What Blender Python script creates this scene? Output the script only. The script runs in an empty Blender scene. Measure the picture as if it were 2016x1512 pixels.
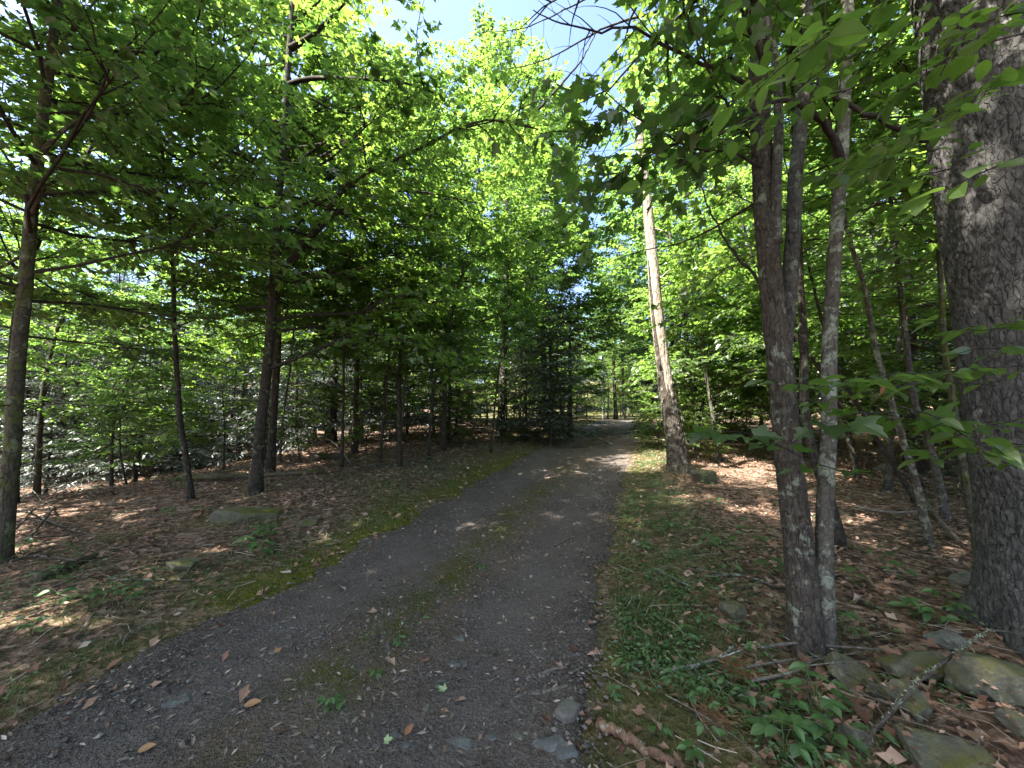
import bpy, math, random
import numpy as np
from mathutils import Matrix, Vector

sc = bpy.context.scene
R = math.radians
# ------------------------------------------------------------------ camera, sky, sun, exposure
F, CX, CY = 757.0, 1008.0, 756.0            # focal length and centre in photo pixels
PITCH = math.atan(56 / 757.0)
CAM = np.array([0.0, 0.0, 1.6])
cam = bpy.data.objects.new('camera', bpy.data.cameras.new('camera'))
sc.collection.objects.link(cam)
cam.location = CAM
cam.rotation_euler = (math.pi / 2 + PITCH, 0, 0)
cam.data.sensor_width = 36.0
cam.data.lens = 36.0 * F / 2016.0
cam.data.clip_start = 0.05
cam.data.clip_end = 2000
sc.camera = cam

SUN_AZ, SUN_EL = R(-122), R(56)
world = bpy.data.worlds.new('World')
sc.world = world
world.use_nodes = True
wn = world.node_tree.nodes
sky = wn.new('ShaderNodeTexSky')
sky.sky_type = 'NISHITA'
sky.sun_disc = False
sky.sun_elevation = SUN_EL
sky.sun_rotation = SUN_AZ
sky.air_density = 1.0
sky.dust_density = 8.0
sky.altitude = 1000
sky.ozone_density = 4.5
bg = wn['Background']
bg.inputs['Strength'].default_value = 0.06
world.node_tree.links.new(sky.outputs[0], bg.inputs['Color'])
sl = bpy.data.lights.new('sun', 'SUN')
sl.energy = 3.0
sl.angle = R(0.55)
sl.color = (1.0, 0.95, 0.86)
sun = bpy.data.objects.new('sun', sl)
sc.collection.objects.link(sun)
sd = Vector((math.sin(SUN_AZ) * math.cos(SUN_EL), math.cos(SUN_AZ) * math.cos(SUN_EL), math.sin(SUN_EL)))
sun.rotation_euler = sd.to_track_quat('Z', 'Y').to_euler()
sun.location = sd * 60
sc.view_settings.view_transform = 'Standard'
sc.view_settings.look = 'None'
sc.view_settings.gamma = 1.0
sc.view_settings.exposure = 3.6
cy = sc.cycles
cy.max_bounces = 8
cy.diffuse_bounces = 5
cy.glossy_bounces = 2
cy.transmission_bounces = 5
cy.transparent_max_bounces = 4
cy.caustics_reflective = False
cy.caustics_refractive = False
cy.use_denoising = True

# ------------------------------------------------------------------ numeric helpers
COL = sc.collection
UP = np.array([0.0, 0.0, 1.0])


def sstep(a, b, x):
    t = np.clip((np.asarray(x, float) - a) / (b - a), 0, 1)
    return t * t * (3 - 2 * t)


_tab = np.random.default_rng(5).random((256, 256))


def vnoise(x, y, s=0):
    """smooth lattice noise in -1..1"""
    x = np.asarray(x, float) + 17.3 * s
    y = np.asarray(y, float) - 9.7 * s
    xi = np.floor(x).astype(int)
    yi = np.floor(y).astype(int)
    fx = x - xi
    fy = y - yi
    fx = fx * fx * (3 - 2 * fx)
    fy = fy * fy * (3 - 2 * fy)
    g = lambda i, j: _tab[(xi + i) % 256, (yi + j) % 256]
    return 2 * ((g(0, 0) * (1 - fx) + g(1, 0) * fx) * (1 - fy) + (g(0, 1) * (1 - fx) + g(1, 1) * fx) * fy) - 1


def fbm(x, y, s=0, o=4):
    v = 0
    a = 0.5
    for k in range(o):
        v = v + a * vnoise(x * 2 ** k, y * 2 ** k, s + k)
        a *= 0.5
    return v


def norm(a):
    a = np.asarray(a, float)
    return a / np.maximum(np.linalg.norm(a, axis=-1, keepdims=True), 1e-9)


# ------------------------------------------------------------------ the lie of the land
_ly = np.array([-8, -3, 1.0, 1.86, 2.42, 3.35, 5.74, 8.0, 13.3, 19.9, 33.6, 44, 60])
_lx = np.array([-3.2, -2.9, -2.6, -2.5, -2.42, -2.06, -1.35, -0.75, 0.85, 2.9, 7.3, 15, 60])
_ry = np.array([-8, -3, 1.0, 1.7, 2.37, 3.9, 5.74, 9.2, 15, 23.7, 36.7, 44, 60])
_rx = np.array([0.0, 0.2, 0.38, 0.43, 0.58, 1.02, 1.62, 2.85, 5.0, 7.7, 11.9, 20.0, 65])


def XL(y):
    return np.interp(y, _ly, _lx)


def XR(y):
    return np.interp(y, _ry, _rx)


def road_t(x, y):
    """-1 at the left edge of the road, +1 at the right edge"""
    l, r = XL(y), XR(y)
    return (2 * np.asarray(x, float) - l - r) / (r - l)


def G(x, y, road=True):
    x = np.asarray(x, float)
    y = np.asarray(y, float)
    z = 0.03 * y - 0.045 * 5 * np.log1p(np.exp(np.clip((y - 38) / 5, -40, 40)))
    z = z - 1.5 * sstep(5.5, 15, -x) * sstep(3, 9, y)
    rr_ = np.hypot(x, y - 4)
    z = z + .16 * np.maximum(rr_ - 50, 0) ** 2 / (np.maximum(rr_ - 50, 0) + 14) * (1 - sstep(150, 260, rr_) * .6)
    t = road_t(x, y)
    half = (XR(y) - XL(y)) / 2
    off = (np.abs(t) - 1) * half                       # metres outside the road edge
    m = sstep(0.0, 1.2, off)
    z = z + m * (0.10 * vnoise(x / 2.7, y / 2.7, 1) + 0.035 * vnoise(x / 0.8, y / 0.8, 2) + 0.04)
    on = 1 - sstep(-0.1, 0.15, off)
    z = z - on * 0.03 * (np.exp(-((t - 0.5) / 0.22) ** 2) + np.exp(-((t + 0.5) / 0.22) ** 2))
    z = z + 0.20 * np.exp(-(((x - 2.15) / 0.85) ** 2 + ((y - 1.75) / 0.55) ** 2))
    z = z + 0.15 * np.exp(-(((x - 3.6) / 1.0) ** 2 + ((y - 8.6) / 0.9) ** 2))
    return z


def ray(u, v):
    a, b = (u - CX) / F, (CY - v) / F
    c, s = math.cos(PITCH), math.sin(PITCH)
    return np.array([a, c - b * s, s + b * c])


def at(u, v, D):
    """point on the sight line of a photo pixel, D metres ahead"""
    d = ray(u, v)
    return CAM + d * (D / d[1])


def gp(u, v):
    """where the sight line of a photo pixel meets the ground"""
    d = ray(u, v)
    t = 0.3
    while t < 120:
        p = CAM + d * t
        if p[2] <= G(p[0], p[1]):
            break
        t *= 1.01
    lo, hi = t / 1.01, t
    for _ in range(12):
        m = (lo + hi) / 2
        p = CAM + d * m
        if p[2] <= G(p[0], p[1]):
            hi = m
        else:
            lo = m
    p = CAM + d * hi
    return np.array([p[0], p[1], float(G(p[0], p[1]))])


def project(P):
    q = np.asarray(P, float) - CAM
    c, s = math.cos(PITCH), math.sin(PITCH)
    depth = q[..., 1] * c + q[..., 2] * s
    up = -q[..., 1] * s + q[..., 2] * c
    dd = np.where(depth > 0.05, depth, 1e9)
    return CX + F * q[..., 0] / dd, CY - F * up / dd, depth


# ------------------------------------------------------------------ mesh helpers
def mesh_np(name, V, T, mats, midx=None, tint=None, smooth=False, attrs=None):
    V = np.ascontiguousarray(V, dtype=np.float32)
    T = np.ascontiguousarray(T, dtype=np.int32)
    k = T.shape[1]
    me = bpy.data.meshes.new(name)
    me.vertices.add(len(V))
    me.vertices.foreach_set('co', V.ravel())
    me.loops.add(T.size)
    me.loops.foreach_set('vertex_index', T.ravel())
    me.polygons.add(len(T))
    me.polygons.foreach_set('loop_start', np.arange(0, T.size, k, dtype=np.int32))
    me.polygons.foreach_set('loop_total', np.full(len(T), k, dtype=np.int32))
    for m in mats:
        me.materials.append(m)
    if midx is not None:
        me.polygons.foreach_set('material_index', np.ascontiguousarray(midx, dtype=np.int32))
    me.polygons.foreach_set('use_smooth', np.full(len(T), smooth, dtype=bool))
    if tint is not None:
        a = me.attributes.new('tint', 'FLOAT', 'FACE')
        a.data.foreach_set('value', np.ascontiguousarray(tint, dtype=np.float32))
    for n, val in (attrs or {}).items():
        a = me.attributes.new(n, 'FLOAT', 'POINT')
        a.data.foreach_set('value', np.ascontiguousarray(val, dtype=np.float32))
    me.update(calc_edges=True)
    me.validate(verbose=False)
    return me


def obj(name, me, parent=None, loc=(0, 0, 0)):
    o = bpy.data.objects.new(name, me)
    COL.objects.link(o)
    o.location = loc
    if parent is not None:
        o.parent = parent
    return o


def tag(o, label=None, cat=None, group=None, kind=None):
    if label:
        o['label'] = label
    if cat:
        o['category'] = cat
    if group:
        o['group'] = group
    if kind:
        o['kind'] = kind
    return o


def thing(name, label, cat, loc, group=None):
    return tag(obj(name, None, None, loc), label, cat, group)


class Geo:
    """triangle soup with material index and tint"""

    def __init__(self):
        self.V, self.T, self.M, self.C, self.n = [], [], [], [], 0

    def add(self, V, T, m=0, tint=0.5):
        self.V.append(V)
        self.T.append(T + self.n)
        self.n += len(V)
        self.M.append(np.full(len(T), m))
        self.C.append(np.broadcast_to(np.asarray(tint, float), (len(T),)))

    def mesh(self, name, mats, smooth=False, origin=(0, 0, 0)):
        V = np.concatenate(self.V) - np.asarray(origin, float)
        return mesh_np(name, V, np.concatenate(self.T), mats, np.concatenate(self.M), np.concatenate(self.C), smooth)


def tubes(P, Rad, sides=5, cap=True):
    """P (N,K,3) centre lines, Rad (N,K): N tubes as one triangle set"""
    P = np.asarray(P, float)
    Rad = np.asarray(Rad, float)
    N, K, _ = P.shape
    tan = np.empty_like(P)
    tan[:, 1:-1] = P[:, 2:] - P[:, :-2]
    tan[:, 0] = P[:, 1] - P[:, 0]
    tan[:, -1] = P[:, -1] - P[:, -2]
    tan = norm(tan)
    ax = norm(P[:, -1] - P[:, 0])
    ref = np.where(np.abs(ax[:, 2:3]) > 0.8, np.array([[1.0, 0, 0]]), np.array([[0, 0, 1.0]]))
    a = norm(np.cross(tan, ref[:, None, :]))
    b = np.cross(tan, a)
    th = np.arange(sides) * 2 * np.pi / sides
    ring = a[:, :, None, :] * np.cos(th)[None, None, :, None] + b[:, :, None, :] * np.sin(th)[None, None, :, None]
    V = (P[:, :, None, :] + ring * Rad[:, :, None, None]).reshape(-1, 3)
    i = np.arange(K - 1)[:, None] * sides
    j = np.arange(sides)[None, :]
    j2 = (j + 1) % sides
    q = np.stack([i + j, i + j2, i + sides + j2, i + sides + j], -1).reshape(-1, 4)
    t = np.concatenate([q[:, [0, 1, 2]], q[:, [0, 2, 3]]])
    if cap:
        e = (K - 1) * sides
        c1 = np.array([[e, e + k, e + k + 1] for k in range(1, sides - 1)])
        c0 = np.array([[0, k + 1, k] for k in range(1, sides - 1)])
        t = np.concatenate([t, c1, c0])
    T = (t[None] + (np.arange(N) * K * sides)[:, None, None]).reshape(-1, 3)
    return V, T


def resample(pts, n, smooth=True):
    """a smooth line of n points through pts"""
    p = np.asarray(pts, float)
    if smooth and len(p) > 2:
        q = np.vstack([2 * p[0] - p[1], p, 2 * p[-1] - p[-2]])
        out = []
        for i in range(1, len(q) - 2):
            t = np.linspace(0, 1, 9)[:-1, None]
            a, b, c, d = q[i - 1], q[i], q[i + 1], q[i + 2]
            out.append(0.5 * (2 * b + (c - a) * t + (2 * a - 5 * b + 4 * c - d) * t ** 2 + (-a + 3 * b - 3 * c + d) * t ** 3))
        p = np.vstack(out + [p[-1:]])
    s = np.r_[0, np.cumsum(np.linalg.norm(np.diff(p, axis=0), axis=1))]
    u = np.linspace(0, s[-1], n)
    return np.stack([np.interp(u, s, p[:, k]) for k in range(3)], 1)


# leaf shapes: x across, y from stalk to tip, z up
def leaf_shape(kind):
    if kind == 'maple':
        r = [(0.06, .06), (.30, .0), (.30, .20), (.42, .27), (.56, .52), (.36, .50), (.20, .56), (.24, .72), (.10, .80)]
        out = [(0, .10)] + r + [(0, 1.0)] + [(-x, y) for x, y in r[::-1]]
        V = [(0, .36, 0)] + [(x, y, 0) for x, y in out]
        n = len(out)
        T = [(0, 1 + i, 1 + (i + 1) % n) for i in range(n)]
    elif kind == 'maple_mid':
        V = [(0, .02, 0), (.5, .40, 0), (.2, .56, 0), (0, 1, 0), (-.2, .56, 0), (-.5, .40, 0)]
        T = [(0, 1, 2), (0, 2, 3), (0, 3, 4), (0, 4, 5)]
    elif kind == 'beech':
        ys = [0, .12, .3, .5, .7, .87, 1.0]
        ws = [0, .17, .26, .27, .20, .09, 0]
        V, T = [], []
        for y, w in zip(ys, ws):
            V += [(-w, y, 0), (0, y, 0), (w, y, 0)]
        for k in range(len(ys) - 1):
            a = 3 * k
            for o in (0, 1):
                T += [(a + o, a + o + 1, a + o + 4), (a + o, a + o + 4, a + o + 3)]
    elif kind == 'oval':
        V = [(0, 0, 0), (.27, .42, 0), (0, 1, 0), (-.27, .42, 0)]
        T = [(0, 1, 2), (0, 2, 3)]
    elif kind == 'broad':
        V = [(0, 0, 0), (.40, .45, 0), (0, 1, 0), (-.40, .45, 0)]
        T = [(0, 1, 2), (0, 2, 3)]
    elif kind == 'needle':
        V = [(0, 0, 0), (.15, .45, 0), (0, 1, 0), (-.15, .45, 0)]
        T = [(0, 1, 2), (0, 2, 3)]
    elif kind == 'dead':
        V = [(0, 0, 0), (.36, .42, 0), (.12, .62, 0), (0, 1, 0), (-.30, .55, 0)]
        T = [(0, 1, 2), (0, 2, 3), (0, 3, 4)]
    V = np.array(V, float)
    return V, np.array(T)


def bend(V, fold, droop, curl=0.0):
    V = V.copy()
    V[:, 2] += fold * np.abs(V[:, 0]) - droop * V[:, 1] ** 2 + curl * V[:, 0] * V[:, 1]
    return V


SH = {}
for k_ in ('maple', 'maple_mid', 'beech', 'oval', 'broad', 'needle', 'dead'):
    v_, t_ = leaf_shape(k_)
    SH[k_] = (v_, t_)


def frames(d, n):
    d = norm(d)
    x = norm(np.cross(d, n))
    z = np.cross(x, d)
    return np.stack([x, d, z], -1)                     # columns


def leaf_soup(shape, pos, d, n, size, fold=0.25, droop=0.18, rng=None):
    V, T = SH[shape]
    V = bend(V, fold, droop)
    M = frames(d, n) * size[:, None, None]
    W = np.einsum('nij,kj->nki', M, V) + pos[:, None, :]
    TT = (T[None] + (np.arange(len(pos)) * len(V))[:, None, None]).reshape(-1, 3)
    return W.reshape(-1, 3), TT, len(T)


# ------------------------------------------------------------------ materials
class NT:
    def __init__(self, name):
        self.m = bpy.data.materials.new(name)
        self.m.use_nodes = True
        self.t = self.m.node_tree
        self.t.nodes.clear()
        self.out = self.n('OutputMaterial')

    def n(self, kind, **kw):
        o = self.t.nodes.new('ShaderNode' + kind)
        for k, v in kw.items():
            if k in o.inputs:
                o.inputs[k].default_value = v
            else:
                setattr(o, k, v)
        return o

    def l(self, a, b):
        self.t.links.new(a, b)

    def ramp(self, fac, stops):
        r = self.n('ValToRGB')
        e = r.color_ramp.elements
        while len(e) < len(stops):
            e.new(0.5)
        for q, (p, c) in zip(e, stops):
            q.position = p
            q.color = (*c, 1) if len(c) == 3 else c
        self.l(fac, r.inputs['Fac'])
        return r.outputs['Color']

    def noise(self, vec, scale, detail=4, rough=0.55, out='Fac'):
        k = self.n('TexNoise', Scale=scale, Detail=detail, Roughness=rough)
        if vec is not None:
            self.l(vec, k.inputs['Vector'])
        return k.outputs[out]

    def voro(self, vec, scale, feature='F1', out='Distance', rnd=1.0):
        k = self.n('TexVoronoi', feature=feature, Scale=scale, Randomness=rnd)
        if vec is not None:
            self.l(vec, k.inputs['Vector'])
        return k.outputs[out]

    def mix(self, f, a, b, blend='MIX'):
        k = self.n('Mix', data_type='RGBA', blend_type=blend)
        for i, v in ((0, f), (6, a), (7, b)):
            if hasattr(v, 'links'):
                self.l(v, k.inputs[i])
            elif i == 0:
                k.inputs[0].default_value = v
            else:
                k.inputs[i].default_value = (*v, 1)
        return k.outputs[2]

    def math(self, op, a, b=None):
        k = self.n('Math', operation=op)
        for i, v in ((0, a), (1, b)):
            if v is None:
                continue
            if hasattr(v, 'links'):
                self.l(v, k.inputs[i])
            else:
                k.inputs[i].default_value = v
        return k.outputs[0]

    def coord(self, which='Object', scale=None):
        c = self.n('TexCoord').outputs[which]
        if scale:
            mp = self.n('Mapping')
            mp.inputs['Scale'].default_value = scale
            self.l(c, mp.inputs['Vector'])
            c = mp.outputs['Vector']
        return c

    def pos(self):
        return self.n('NewGeometry').outputs['Position']

    def attr(self, name, out='Fac'):
        return self.n('Attribute', attribute_name=name).outputs[out]

    def bump(self, h, strength=0.5, dist=0.02, normal=None):
        b = self.n('Bump', Strength=strength, Distance=dist)
        self.l(h, b.inputs['Height'])
        if normal is not None:
            self.l(normal, b.inputs['Normal'])
        return b.outputs['Normal']

    def surf(self, col, rough=0.8, normal=None, spec=0.3):
        p = self.n('BsdfPrincipled')
        p.inputs['Specular IOR Level'].default_value = spec
        if hasattr(col, 'links'):
            self.l(col, p.inputs['Base Color'])
        else:
            p.inputs['Base Color'].default_value = (*col, 1)
        if hasattr(rough, 'links'):
            self.l(rough, p.inputs['Roughness'])
        else:
            p.inputs['Roughness'].default_value = rough
        if normal is not None:
            self.l(normal, p.inputs['Normal'])
        self.l(p.outputs[0], self.out.inputs['Surface'])
        return self.m


def leaf_mat(name, dark, light, trans, amount=0.5, rough=0.42, single=False, spec=0.04, veins=False):
    k = NT(name)
    t = k.n('ObjectInfo').outputs['Random'] if single else k.attr('tint')
    col = k.mix(t, tuple(q * .72 for q in dark), tuple(q * 1.12 for q in light))
    hue = k.n('ObjectInfo').outputs['Random'] if not single else t
    col = k.mix(k.math('MULTIPLY', hue, .45), col, (dark[0] * .85, dark[1] * 1.05, dark[2] * 1.9))
    tr = k.mix(t, tuple(c * f for c, f in zip(trans, (.52, .70, .9))), tuple(min(1, c * 1.15) for c in trans))
    tr = k.mix(k.math('MULTIPLY', hue, .40), tr, (trans[0] * .55, trans[1] * .80, trans[2] * 1.3))
    if veins:
        s = k.n('SeparateXYZ')
        k.l(k.coord('Object'), s.inputs[0])
        ax = k.math('ABSOLUTE', s.outputs[0])
        w = k.math('SUBTRACT', s.outputs[1], k.math('MULTIPLY', ax, 0.9))
        f = k.math('ABSOLUTE', k.math('SINE', k.math('MULTIPLY', w, 30.0)))
        f = k.math('POWER', f, 6.0)
        mid = k.math('LESS_THAN', ax, 0.012)
        f = k.math('MAXIMUM', k.math('MULTIPLY', f, 0.35), k.math('MULTIPLY', mid, 0.6))
        tr = k.mix(f, tr, tuple(c * 0.55 for c in trans))
        col = k.mix(k.math('MULTIPLY', f, 0.5), col, tuple(min(1, c * 1.6) for c in light))
        # small insect holes and spots of colour
    d = k.n('BsdfDiffuse')
    k.l(col, d.inputs['Color'])
    b = k.n('BsdfTranslucent')
    k.l(tr, b.inputs['Color'])
    g = k.n('BsdfGlossy', Roughness=rough)
    g.inputs['Color'].default_value = (1, 1, 1, 1)
    m1 = k.n('MixShader', Fac=amount)
    k.l(d.outputs[0], m1.inputs[1])
    k.l(b.outputs[0], m1.inputs[2])
    m2 = k.n('MixShader', Fac=spec)
    k.l(m1.outputs[0], m2.inputs[1])
    k.l(g.outputs[0], m2.inputs[2])
    k.l(m2.outputs[0], k.out.inputs['Surface'])
    return k.m


def bark_mat(name, dark, mid, light, lichen=None, amount=0.4, vs=14.0, stretch=0.18, depth=0.03, moss=None):
    k = NT(name)
    c = k.coord('Object', (1, 1, stretch))
    c0 = k.coord('Object')
    wv = k.n('VectorMath', operation='ADD')
    nz = k.n('TexNoise', Scale=9.0, Detail=3.0)
    k.l(c0, nz.inputs['Vector'])
    sc_ = k.n('VectorMath', operation='SCALE')
    sc_.inputs['Scale'].default_value = 0.06
    k.l(nz.outputs['Color'], sc_.inputs[0])
    k.l(c, wv.inputs[0])
    k.l(sc_.outputs[0], wv.inputs[1])
    cr = k.voro(wv.outputs[0], vs, 'DISTANCE_TO_EDGE')
    crack = k.math('MINIMUM', k.math('ADD', k.math('MULTIPLY', cr, 9.0), k.math('MULTIPLY', k.noise(c0, 12, 4, .6), k.math('MULTIPLY', k.noise(c0, 12, 4, .6), 1.6))), 1.0)
    n1 = k.noise(c0, 22, 6, 0.65)
    n2 = k.noise(c0, 4, 3)
    col = k.ramp(n1, [(0.3, dark), (0.5, mid), (0.72, light)])
    col = k.mix(k.math('MULTIPLY', n2, 0.5), col, mid)
    if lichen:
        nl = k.noise(c0, 7.5, 6, 0.68)
        f = k.ramp(nl, [(0.62 - 0.18 * amount, (0, 0, 0)), (0.66 - 0.18 * amount, (1, 1, 1))])
        fl = k.noise(c0, 40, 3)
        f2 = k.math('MULTIPLY', f, k.math('MINIMUM', k.math('MULTIPLY', fl, 1.7), 1.0))
        col = k.mix(f2, col, lichen)
    if moss:
        nm = k.noise(c0, 3.0, 5, 0.65)
        f = k.ramp(nm, [(0.5, (0, 0, 0)), (0.6, (1, 1, 1))])
        col = k.mix(k.math('MULTIPLY', f, 0.8), col, moss)
    col = k.mix(k.math('SUBTRACT', 1.0, crack), col, tuple(q * .75 for q in dark))
    h = k.math('ADD', k.math('MULTIPLY', crack, 0.7), k.math('MULTIPLY', n1, 0.5))
    nrm = k.bump(h, 0.9, depth)
    return k.surf(col, 0.92, nrm, 0.15)


MAT = {}
MAT['leaf_maple'] = leaf_mat('maple_leaf', (.040, .070, .018), (.072, .110, .026), (.25, .36, .046), .70)
MAT['leaf_beech'] = leaf_mat('beech_leaf', (.046, .080, .018), (.080, .118, .028), (.26, .37, .048), .70)
MAT['leaf_far'] = leaf_mat('distant_leaf', (.040, .072, .018), (.074, .112, .028), (.24, .35, .046), .70)
MAT['leaf_near'] = leaf_mat('near_maple_leaf', (.040, .078, .020), (.076, .120, .028), (.17, .30, .035), .52, single=True, veins=True)
MAT['leaf_beech_near'] = leaf_mat('near_beech_leaf', (.054, .098, .022), (.092, .14, .030), (.24, .36, .040), .55, single=True, veins=True)
MAT['needle'] = leaf_mat('hemlock_needle', (.024, .038, .022), (.046, .064, .040), (.06, .09, .035), .25, spec=0.09, rough=.5)
MAT['weed'] = leaf_mat('weed_leaf', (.050, .110, .026), (.095, .165, .042), (.12, .24, .035), .35, single=True, veins=True)
MAT['grass'] = leaf_mat('grass_blade', (.055, .092, .018), (.15, .165, .050), (.14, .21, .035), .35)
MAT['moss'] = leaf_mat('moss_frond', (.085, .105, .012), (.20, .20, .022), (.15, .18, .016), .25, spec=0.0)
MAT['cover'] = leaf_mat('ground_cover_leaf', (.046, .098, .026), (.095, .155, .045), (.11, .21, .035), .35)
MAT['bark_pine'] = bark_mat('pine_bark', (.046, .043, .040), (.092, .087, .082), (.155, .148, .14), (.15, .155, .14), .0, 34, .28, .014)
MAT['bark_twin'] = bark_mat('rough_maple_bark', (.030, .024, .018), (.066, .055, .043), (.12, .104, .084), (.20, .21, .16), .32, 32, .22, .012)
MAT['bark_lichen'] = bark_mat('lichened_bark', (.044, .038, .030), (.092, .082, .066), (.15, .137, .112), (.23, .245, .185), .6, 24, .5, .006)
MAT['bark_dark'] = bark_mat('dark_bark', (.018, .015, .012), (.045, .038, .030), (.085, .075, .060), (.11, .125, .085), .3, 26, .16, .02)
MAT['bark_grey'] = bark_mat('grey_bark', (.035, .031, .027), (.075, .068, .058), (.13, .12, .105), (.17, .19, .14), .4, 20, .25, .012)
MAT['bark_moss'] = bark_mat('mossy_bark', (.035, .030, .022), (.075, .066, .048), (.12, .11, .085), (.16, .18, .11), .4, 20, .3, .012, moss=(.085, .095, .018))
MAT['bark_birch'] = bark_mat('pale_speckled_bark', (.06, .055, .048), (.16, .15, .13), (.32, .31, .28), (.40, .41, .37), .5, 24, .8, .008)
MAT['twig'] = bark_mat('twig_bark', (.020, .016, .013), (.040, .033, .027), (.070, .060, .050), None, 0, 30, .3, .004)
MAT['deadwood'] = bark_mat('dead_grey_wood', (.070, .060, .050), (.145, .125, .102), (.23, .205, .172), (.24, .26, .20), .3, 40, .2, .004)
MAT['deadwood_dark'] = bark_mat('dead_brown_wood', (.040, .032, .025), (.085, .068, .052), (.15, .125, .10), (.22, .25, .19), .4, 40, .2, .005)
MAT['lichen_wood'] = bark_mat('lichen_crusted_wood', (.06, .052, .042), (.12, .105, .082), (.19, .17, .135), (.27, .30, .225), .7, 30, .4, .006)
MAT['rotten'] = bark_mat('rotten_red_wood', (.060, .036, .024), (.15, .088, .056), (.30, .20, .13), (.28, .29, .23), .08, 46, .10, .008)
MAT['log_moss'] = bark_mat('mossy_log', (.045, .038, .026), (.095, .080, .055), (.15, .13, .095), None, 0, 22, .5, .012, moss=(.085, .088, .020))


def snag_mat():
    k = NT('barkless_snag_wood')
    c = k.coord('Object', (1, 1, .06))
    c0 = k.coord('Object')
    n = k.noise(c, 34, 7, .7)
    col = k.ramp(n, [(.25, (.13, .105, .08)), (.45, (.26, .225, .185)), (.6, (.36, .325, .28)), (.8, (.46, .425, .38))])
    col = k.mix(k.ramp(k.noise(c0, 2.2, 4), [(.46, (0, 0, 0)), (.66, (.5, .5, .5))]), col, (.30, .23, .145))
    ck = k.voro(c, 22, 'DISTANCE_TO_EDGE')
    crack = k.math('LESS_THAN', ck, k.math('MULTIPLY', k.noise(c0, 5, 3), 0.05))
    col = k.mix(k.math('MULTIPLY', crack, .7), col, (.08, .06, .045))
    nrm = k.bump(k.math('SUBTRACT', n, k.math('MULTIPLY', crack, .5)), 1.0, .03)
    return k.surf(col, .85, nrm, .15)


MAT['snag'] = snag_mat()


def stone_mat(name, a, b, c, lichen, moss=None):
    k = NT(name)
    p = k.coord('Object')
    n1 = k.noise(p, 16, 9, .68)
    n2 = k.noise(p, 120, 5, .65)
    st = k.noise(k.coord('Object', (1, 1, 6)), 6, 4)
    col = k.ramp(n1, [(.3, a), (.5, b), (.7, c)])
    col = k.mix(k.math('MULTIPLY', n2, .6), col, a)
    lf = k.ramp(k.noise(p, 30, 6, .75), [(.56, (0, 0, 0)), (.64, (1, 1, 1))])
    col = k.mix(k.math('MULTIPLY', lf, .6), col, lichen)
    if moss:
        z = k.n('SeparateXYZ')
        k.l(k.n('NewGeometry').outputs['Normal'], z.inputs[0])
        mf = k.math('MULTIPLY', k.ramp(k.noise(p, 4, 5, .65), [(.40, (0, 0, 0)), (.54, (1, 1, 1))]), k.math('MAXIMUM', z.outputs[2], 0.2))
        col = k.mix(mf, col, moss)
    h = k.math('ADD', k.math('MULTIPLY', st, .6), k.math('ADD', n1, k.math('MULTIPLY', n2, .4)))
    return k.surf(col, .88, k.bump(h, .8, .02), .25)


MAT['stone'] = stone_mat('grey_stone', (.080, .074, .062), (.15, .14, .12), (.25, .235, .205), (.26, .27, .21))
MAT['stone_wall'] = stone_mat('lichened_bluestone', (.060, .056, .040), (.125, .118, .090), (.22, .207, .165), (.27, .28, .21), (.105, .095, .026))
MAT['stone_moss'] = stone_mat('mossy_stone', (.065, .060, .042), (.12, .112, .080), (.19, .175, .13), (.20, .21, .14), (.095, .092, .020))
MAT['stone_tan'] = stone_mat('tan_stone', (.095, .086, .074), (.145, .133, .115), (.19, .177, .155), (.19, .18, .16))
MAT['stone_slate'] = stone_mat('blue_grey_slate', (.070, .070, .066), (.12, .12, .113), (.18, .18, .17), (.18, .185, .165))


def ground_mat():
    k = NT('forest_floor')
    p = k.pos()
    n1 = k.noise(p, 3.5, 6, .6)
    vc = k.voro(p, 26, 'F1', 'Color')
    vd = k.voro(p, 26, 'F1', 'Distance')
    sx = k.n('SeparateXYZ')
    k.l(vc, sx.inputs[0])
    lit = k.ramp(sx.outputs[0], [(0, (.058, .034, .024)), (.35, (.13, .078, .053)), (.7, (.21, .138, .098)), (1, (.30, .21, .16))])
    soil = k.ramp(n1, [(.3, (.022, .018, .013)), (.6, (.060, .046, .033))])
    col = k.mix(k.ramp(k.noise(p, 9, 4), [(.36, (0, 0, 0)), (.52, (1, 1, 1))]), soil, lit)
    mossc = k.ramp(k.noise(p, 30, 4, .65), [(.3, (.045, .056, .010)), (.55, (.10, .108, .017)), (.75, (.16, .155, .026))])
    mm = k.math('MULTIPLY', k.attr('moss'), k.ramp(k.noise(p, 6, 6, .7), [(.34, (.15, .15, .15)), (.56, (1, 1, 1))]))
    col = k.mix(mm, col, mossc)
    grc = k.ramp(k.noise(p, 24, 4, .65), [(.3, (.034, .042, .012)), (.6, (.080, .082, .028))])
    gm = k.math('MULTIPLY', k.attr('turf'), k.ramp(k.noise(p, 5, 5, .7), [(.38, (0, 0, 0)), (.58, (.9, .9, .9))]))
    col = k.mix(gm, col, grc)
    h = k.math('ADD', k.math('MULTIPLY', vd, 1.0), k.noise(p, 60, 4))
    return k.surf(col, .95, k.bump(h, .8, .03), .1)


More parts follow.
